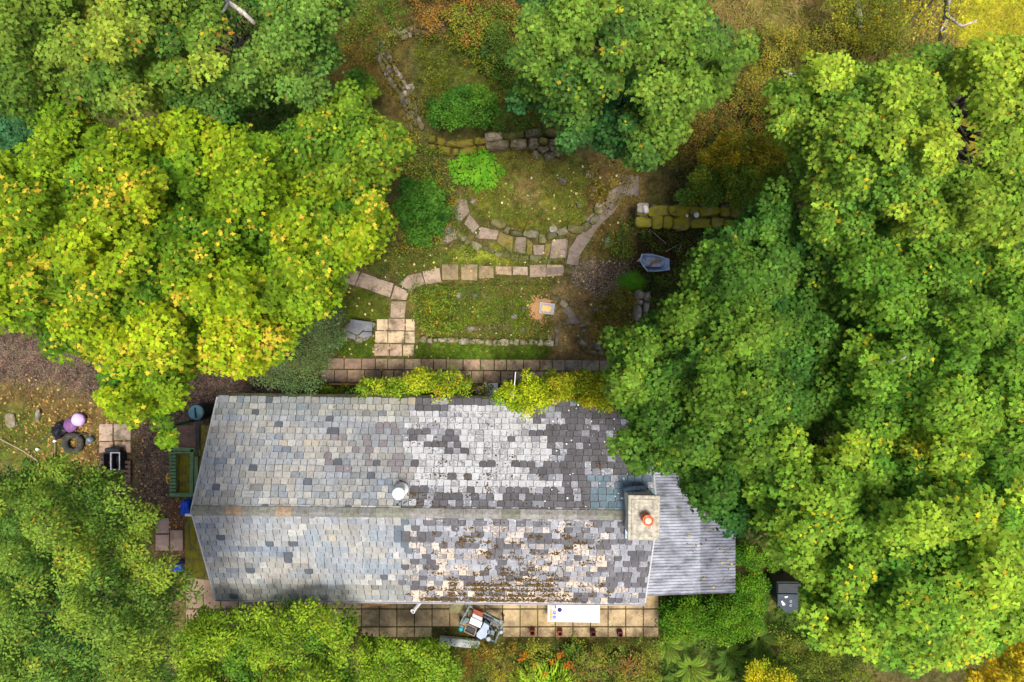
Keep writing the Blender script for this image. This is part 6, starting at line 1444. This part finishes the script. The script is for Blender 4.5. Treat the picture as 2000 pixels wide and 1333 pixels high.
scatter('lawn_grass', [[(890,300),(1000,285),(1160,320),(1180,370),(1140,440),(1060,455),(940,425),(905,380)], [(680,500),(760,480),(860,490),(1090,490),(1090,515),(860,517),(780,538),(700,520)], [(890,585),(1030,575),(1050,600),(1020,635),(900,632)], [(800,555),(1080,550),(1080,665),(820,660)]], 420, 2, [tuple(a*.75 for a in g_) for g_ in GR], T_BLADE, 'grass', .08, lean=.9, patch=1)
scatter('rough_grass', [[(620,-40),(800,-40),(800,60),(740,190),(640,200)], [(810,80),(980,60),(1010,200),(960,250),(830,240)]], 420, 3, [(.07,.11,.012),(.10,.12,.02),(.13,.12,.03),(.11,.07,.025)], T_BLADE, 'grass', .14, lean=1.1)
scatter('long_dry_grass', [[(1385,-40),(1880,-40),(1870,110),(1560,130),(1500,240),(1400,140)]], 520, 4, [(.20,.19,.03),(.26,.22,.06),(.30,.22,.09),(.16,.17,.02),(.15,.10,.04)], T_BLADE, 'grass', .30, lean=1.2, patch=1, pscale=45)
scatter('meadow_grass', [[(1870,-60),(2080,-60),(2080,120),(1870,110)], [(1845,90),(1915,90),(1910,330),(1850,330)]], 700, 5, [(.34,.36,.02),(.42,.40,.03),(.28,.30,.02),(.36,.27,.04)], T_BLADE, 'grass', .16, lean=1.2)
scatter('undergrowth', [[(1480,80),(1750,60),(1700,140),(1500,260),(1420,230)], [(1310,230),(1545,180),(1560,420),(1300,400)], [(760,-40),(1060,-40),(1040,140),(900,110),(790,110)], [(940,110),(1080,100),(1090,260),(950,260)]], 420, 6, [(.09,.11,.02),(.12,.10,.025),(.14,.085,.03),(.06,.10,.02),(.10,.12,.02)], T_OVAL, 'leaf', .06, lift=.08, flat=True, patch=1)
scatter('undergrowth', [[(1287,1165),(1600,1100),(1620,1380),(1290,1380)], [(1480,1250),(1720,1270),(1720,1390),(1480,1390)]], 520, 7, [(.05,.12,.012),(.07,.15,.015),(.10,.13,.02),(.03,.08,.01)], T_OVAL, 'leaf', .075, lift=.12, flat=True, patch=1)
scatter('bed_weeds', [[(835,1262),(1290,1240),(1310,1380),(840,1380)]], 700, 8, [(.11,.12,.02),(.15,.13,.03),(.20,.14,.05),(.09,.13,.02),(.12,.08,.03)], T_BLADE, 'leaf', .15, lean=1.3)
scatter('bed_weeds', [[(800,555),(1090,545),(1090,670),(815,665)], [(1170,425),(1240,420),(1240,500),(1140,505)], [(1165,575),(1240,560),(1240,640),(1180,690)], [(755,440),(900,440),(930,500),(760,500)], [(780,255),(960,280),(900,330),(880,400),(790,340)]], 420, 9, [(.06,.11,.015),(.10,.14,.02),(.12,.08,.03),(.20,.15,.05),(.06,.14,.02),(.04,.05,.015)], T_OVAL, 'leaf', .07, lift=.03, flat=True, patch=1)
scatter('shade_undergrowth', [[(1245,445),(1400,430),(1360,600),(1260,620)]], 260, 10, [(.05,.07,.015),(.03,.06,.012),(.09,.06,.03),(.07,.045,.02)], T_OVAL, 'leaf', .08, lift=.06, flat=True)
scatter('fallen_leaves', [[(-30,740),(120,730),(260,830),(200,960),(-30,960)], [(190,790),(340,830),(330,1000),(260,990)], [(400,780),(340,820),(430,830)]], 26, 11, [(.24,.14,.045),(.30,.20,.055),(.16,.08,.03),(.34,.25,.08)], T_MAPLE, 'litter', .075, lift=.035, flat=True)
scatter('fallen_leaves', [[(60,760),(200,790),(240,850),(180,960),(40,900)], [(330,975),(372,975),(372,1040),(330,1050)]], 55, 12, [(.26,.14,.04),(.30,.16,.05),(.18,.09,.03)], T_MAPLE, 'litter', .07, lift=.04, flat=True)
scatter('leaf_crumbs', [[(640,430),(700,280),(1260,300),(1240,520),(1240,700),(1080,700),(1080,560),(800,550),(760,600)], [(800,555),(1080,550),(1080,665),(820,660)]], 60, 23, [(.16,.09,.04),(.22,.14,.06),(.10,.06,.03),(.28,.2,.1)], T_OVAL, 'litter', .05, lift=.04, flat=True, patch=1)
scatter('fallen_leaves', [[(640,430),(1260,300),(1240,700),(660,700)]], 6, 13, [(.45,.33,.10),(.42,.40,.12),(.35,.18,.06),(.5,.45,.25)], T_MAPLE, 'litter', .07, lift=.05, flat=True)
scatter('fallen_leaves', [[(630,700),(830,700),(1180,720),(1180,745),(640,775)], [(690,1225),(1290,1225),(1290,1245),(690,1245)], [(1240,1170),(1290,1170),(1300,1260),(1230,1250)]], 14, 14, [(.30,.13,.06),(.35,.2,.08),(.2,.1,.05)], T_MAPLE, 'litter', .06, lift=.06, flat=True)
scatter('gravel_stones', [[(-30,660),(200,680),(540,720),(430,790),(340,830),(330,960),(260,960),(250,830),(190,790),(-30,740)]], 260, 15, [(.15,.105,.085),(.10,.07,.055),(.07,.045,.035),(.22,.16,.13)], T_OVAL, 'litter', .045, lift=.03, flat=True)
scatter('gravel_stones', [[(1110,510),(1240,505),(1230,540),(1180,585),(1125,560)]], 380, 16, [(.22,.18,.17),(.13,.10,.08),(.28,.24,.23),(.08,.055,.04),(.16,.11,.08)], T_OVAL, 'litter', .05, lift=.03, flat=True)
scatter('joint_moss', [[(800,1183),(905,1183),(905,1190),(800,1190)], [(690,1221),(860,1221),(860,1226),(690,1226)], [(780,1228),(990,1222),(985,1245),(780,1245)]], 500, 17, [(.06,.11,.01),(.09,.10,.02)], T_OVAL, 'leaf', .03, lift=.065, flat=True)

scatter('fallen_leaves', [[(1290,900),(1330,900),(1400,1030),(1430,1045),(1430,1155),(1380,1155),(1330,1040)]], 7, 24, [(.10,.12,.02),(.22,.13,.04),(.30,.22,.05),(.06,.04,.02)], T_MAPLE, 'litter', .07, flat=True, plane=True)
scatter('paving_weeds', [[(640,703),(1180,703),(1180,748),(640,748)], [(733,622),(810,622),(808,700),(733,700)], [(690,1160),(1285,1160),(1285,1243),(690,1243)]], 36, 25, [(.06,.11,.015),(.10,.07,.03),(.16,.10,.04),(.05,.08,.02)], T_OVAL, 'litter', .045, lift=.065, flat=True, patch=1)
scatter('paving_weeds', [[(765,520),(1100,515),(1100,550),(830,556),(800,622),(762,622)], [(880,385),(960,440),(1110,480),(1245,340),(1250,370),(1120,520),(1000,500),(880,420)], [(670,520),(770,555),(765,585),(670,552)]], 110, 26, [(.06,.11,.015),(.10,.07,.03),(.14,.10,.04),(.05,.08,.02)], T_OVAL, 'litter', .045, lift=.065, flat=True, patch=1)
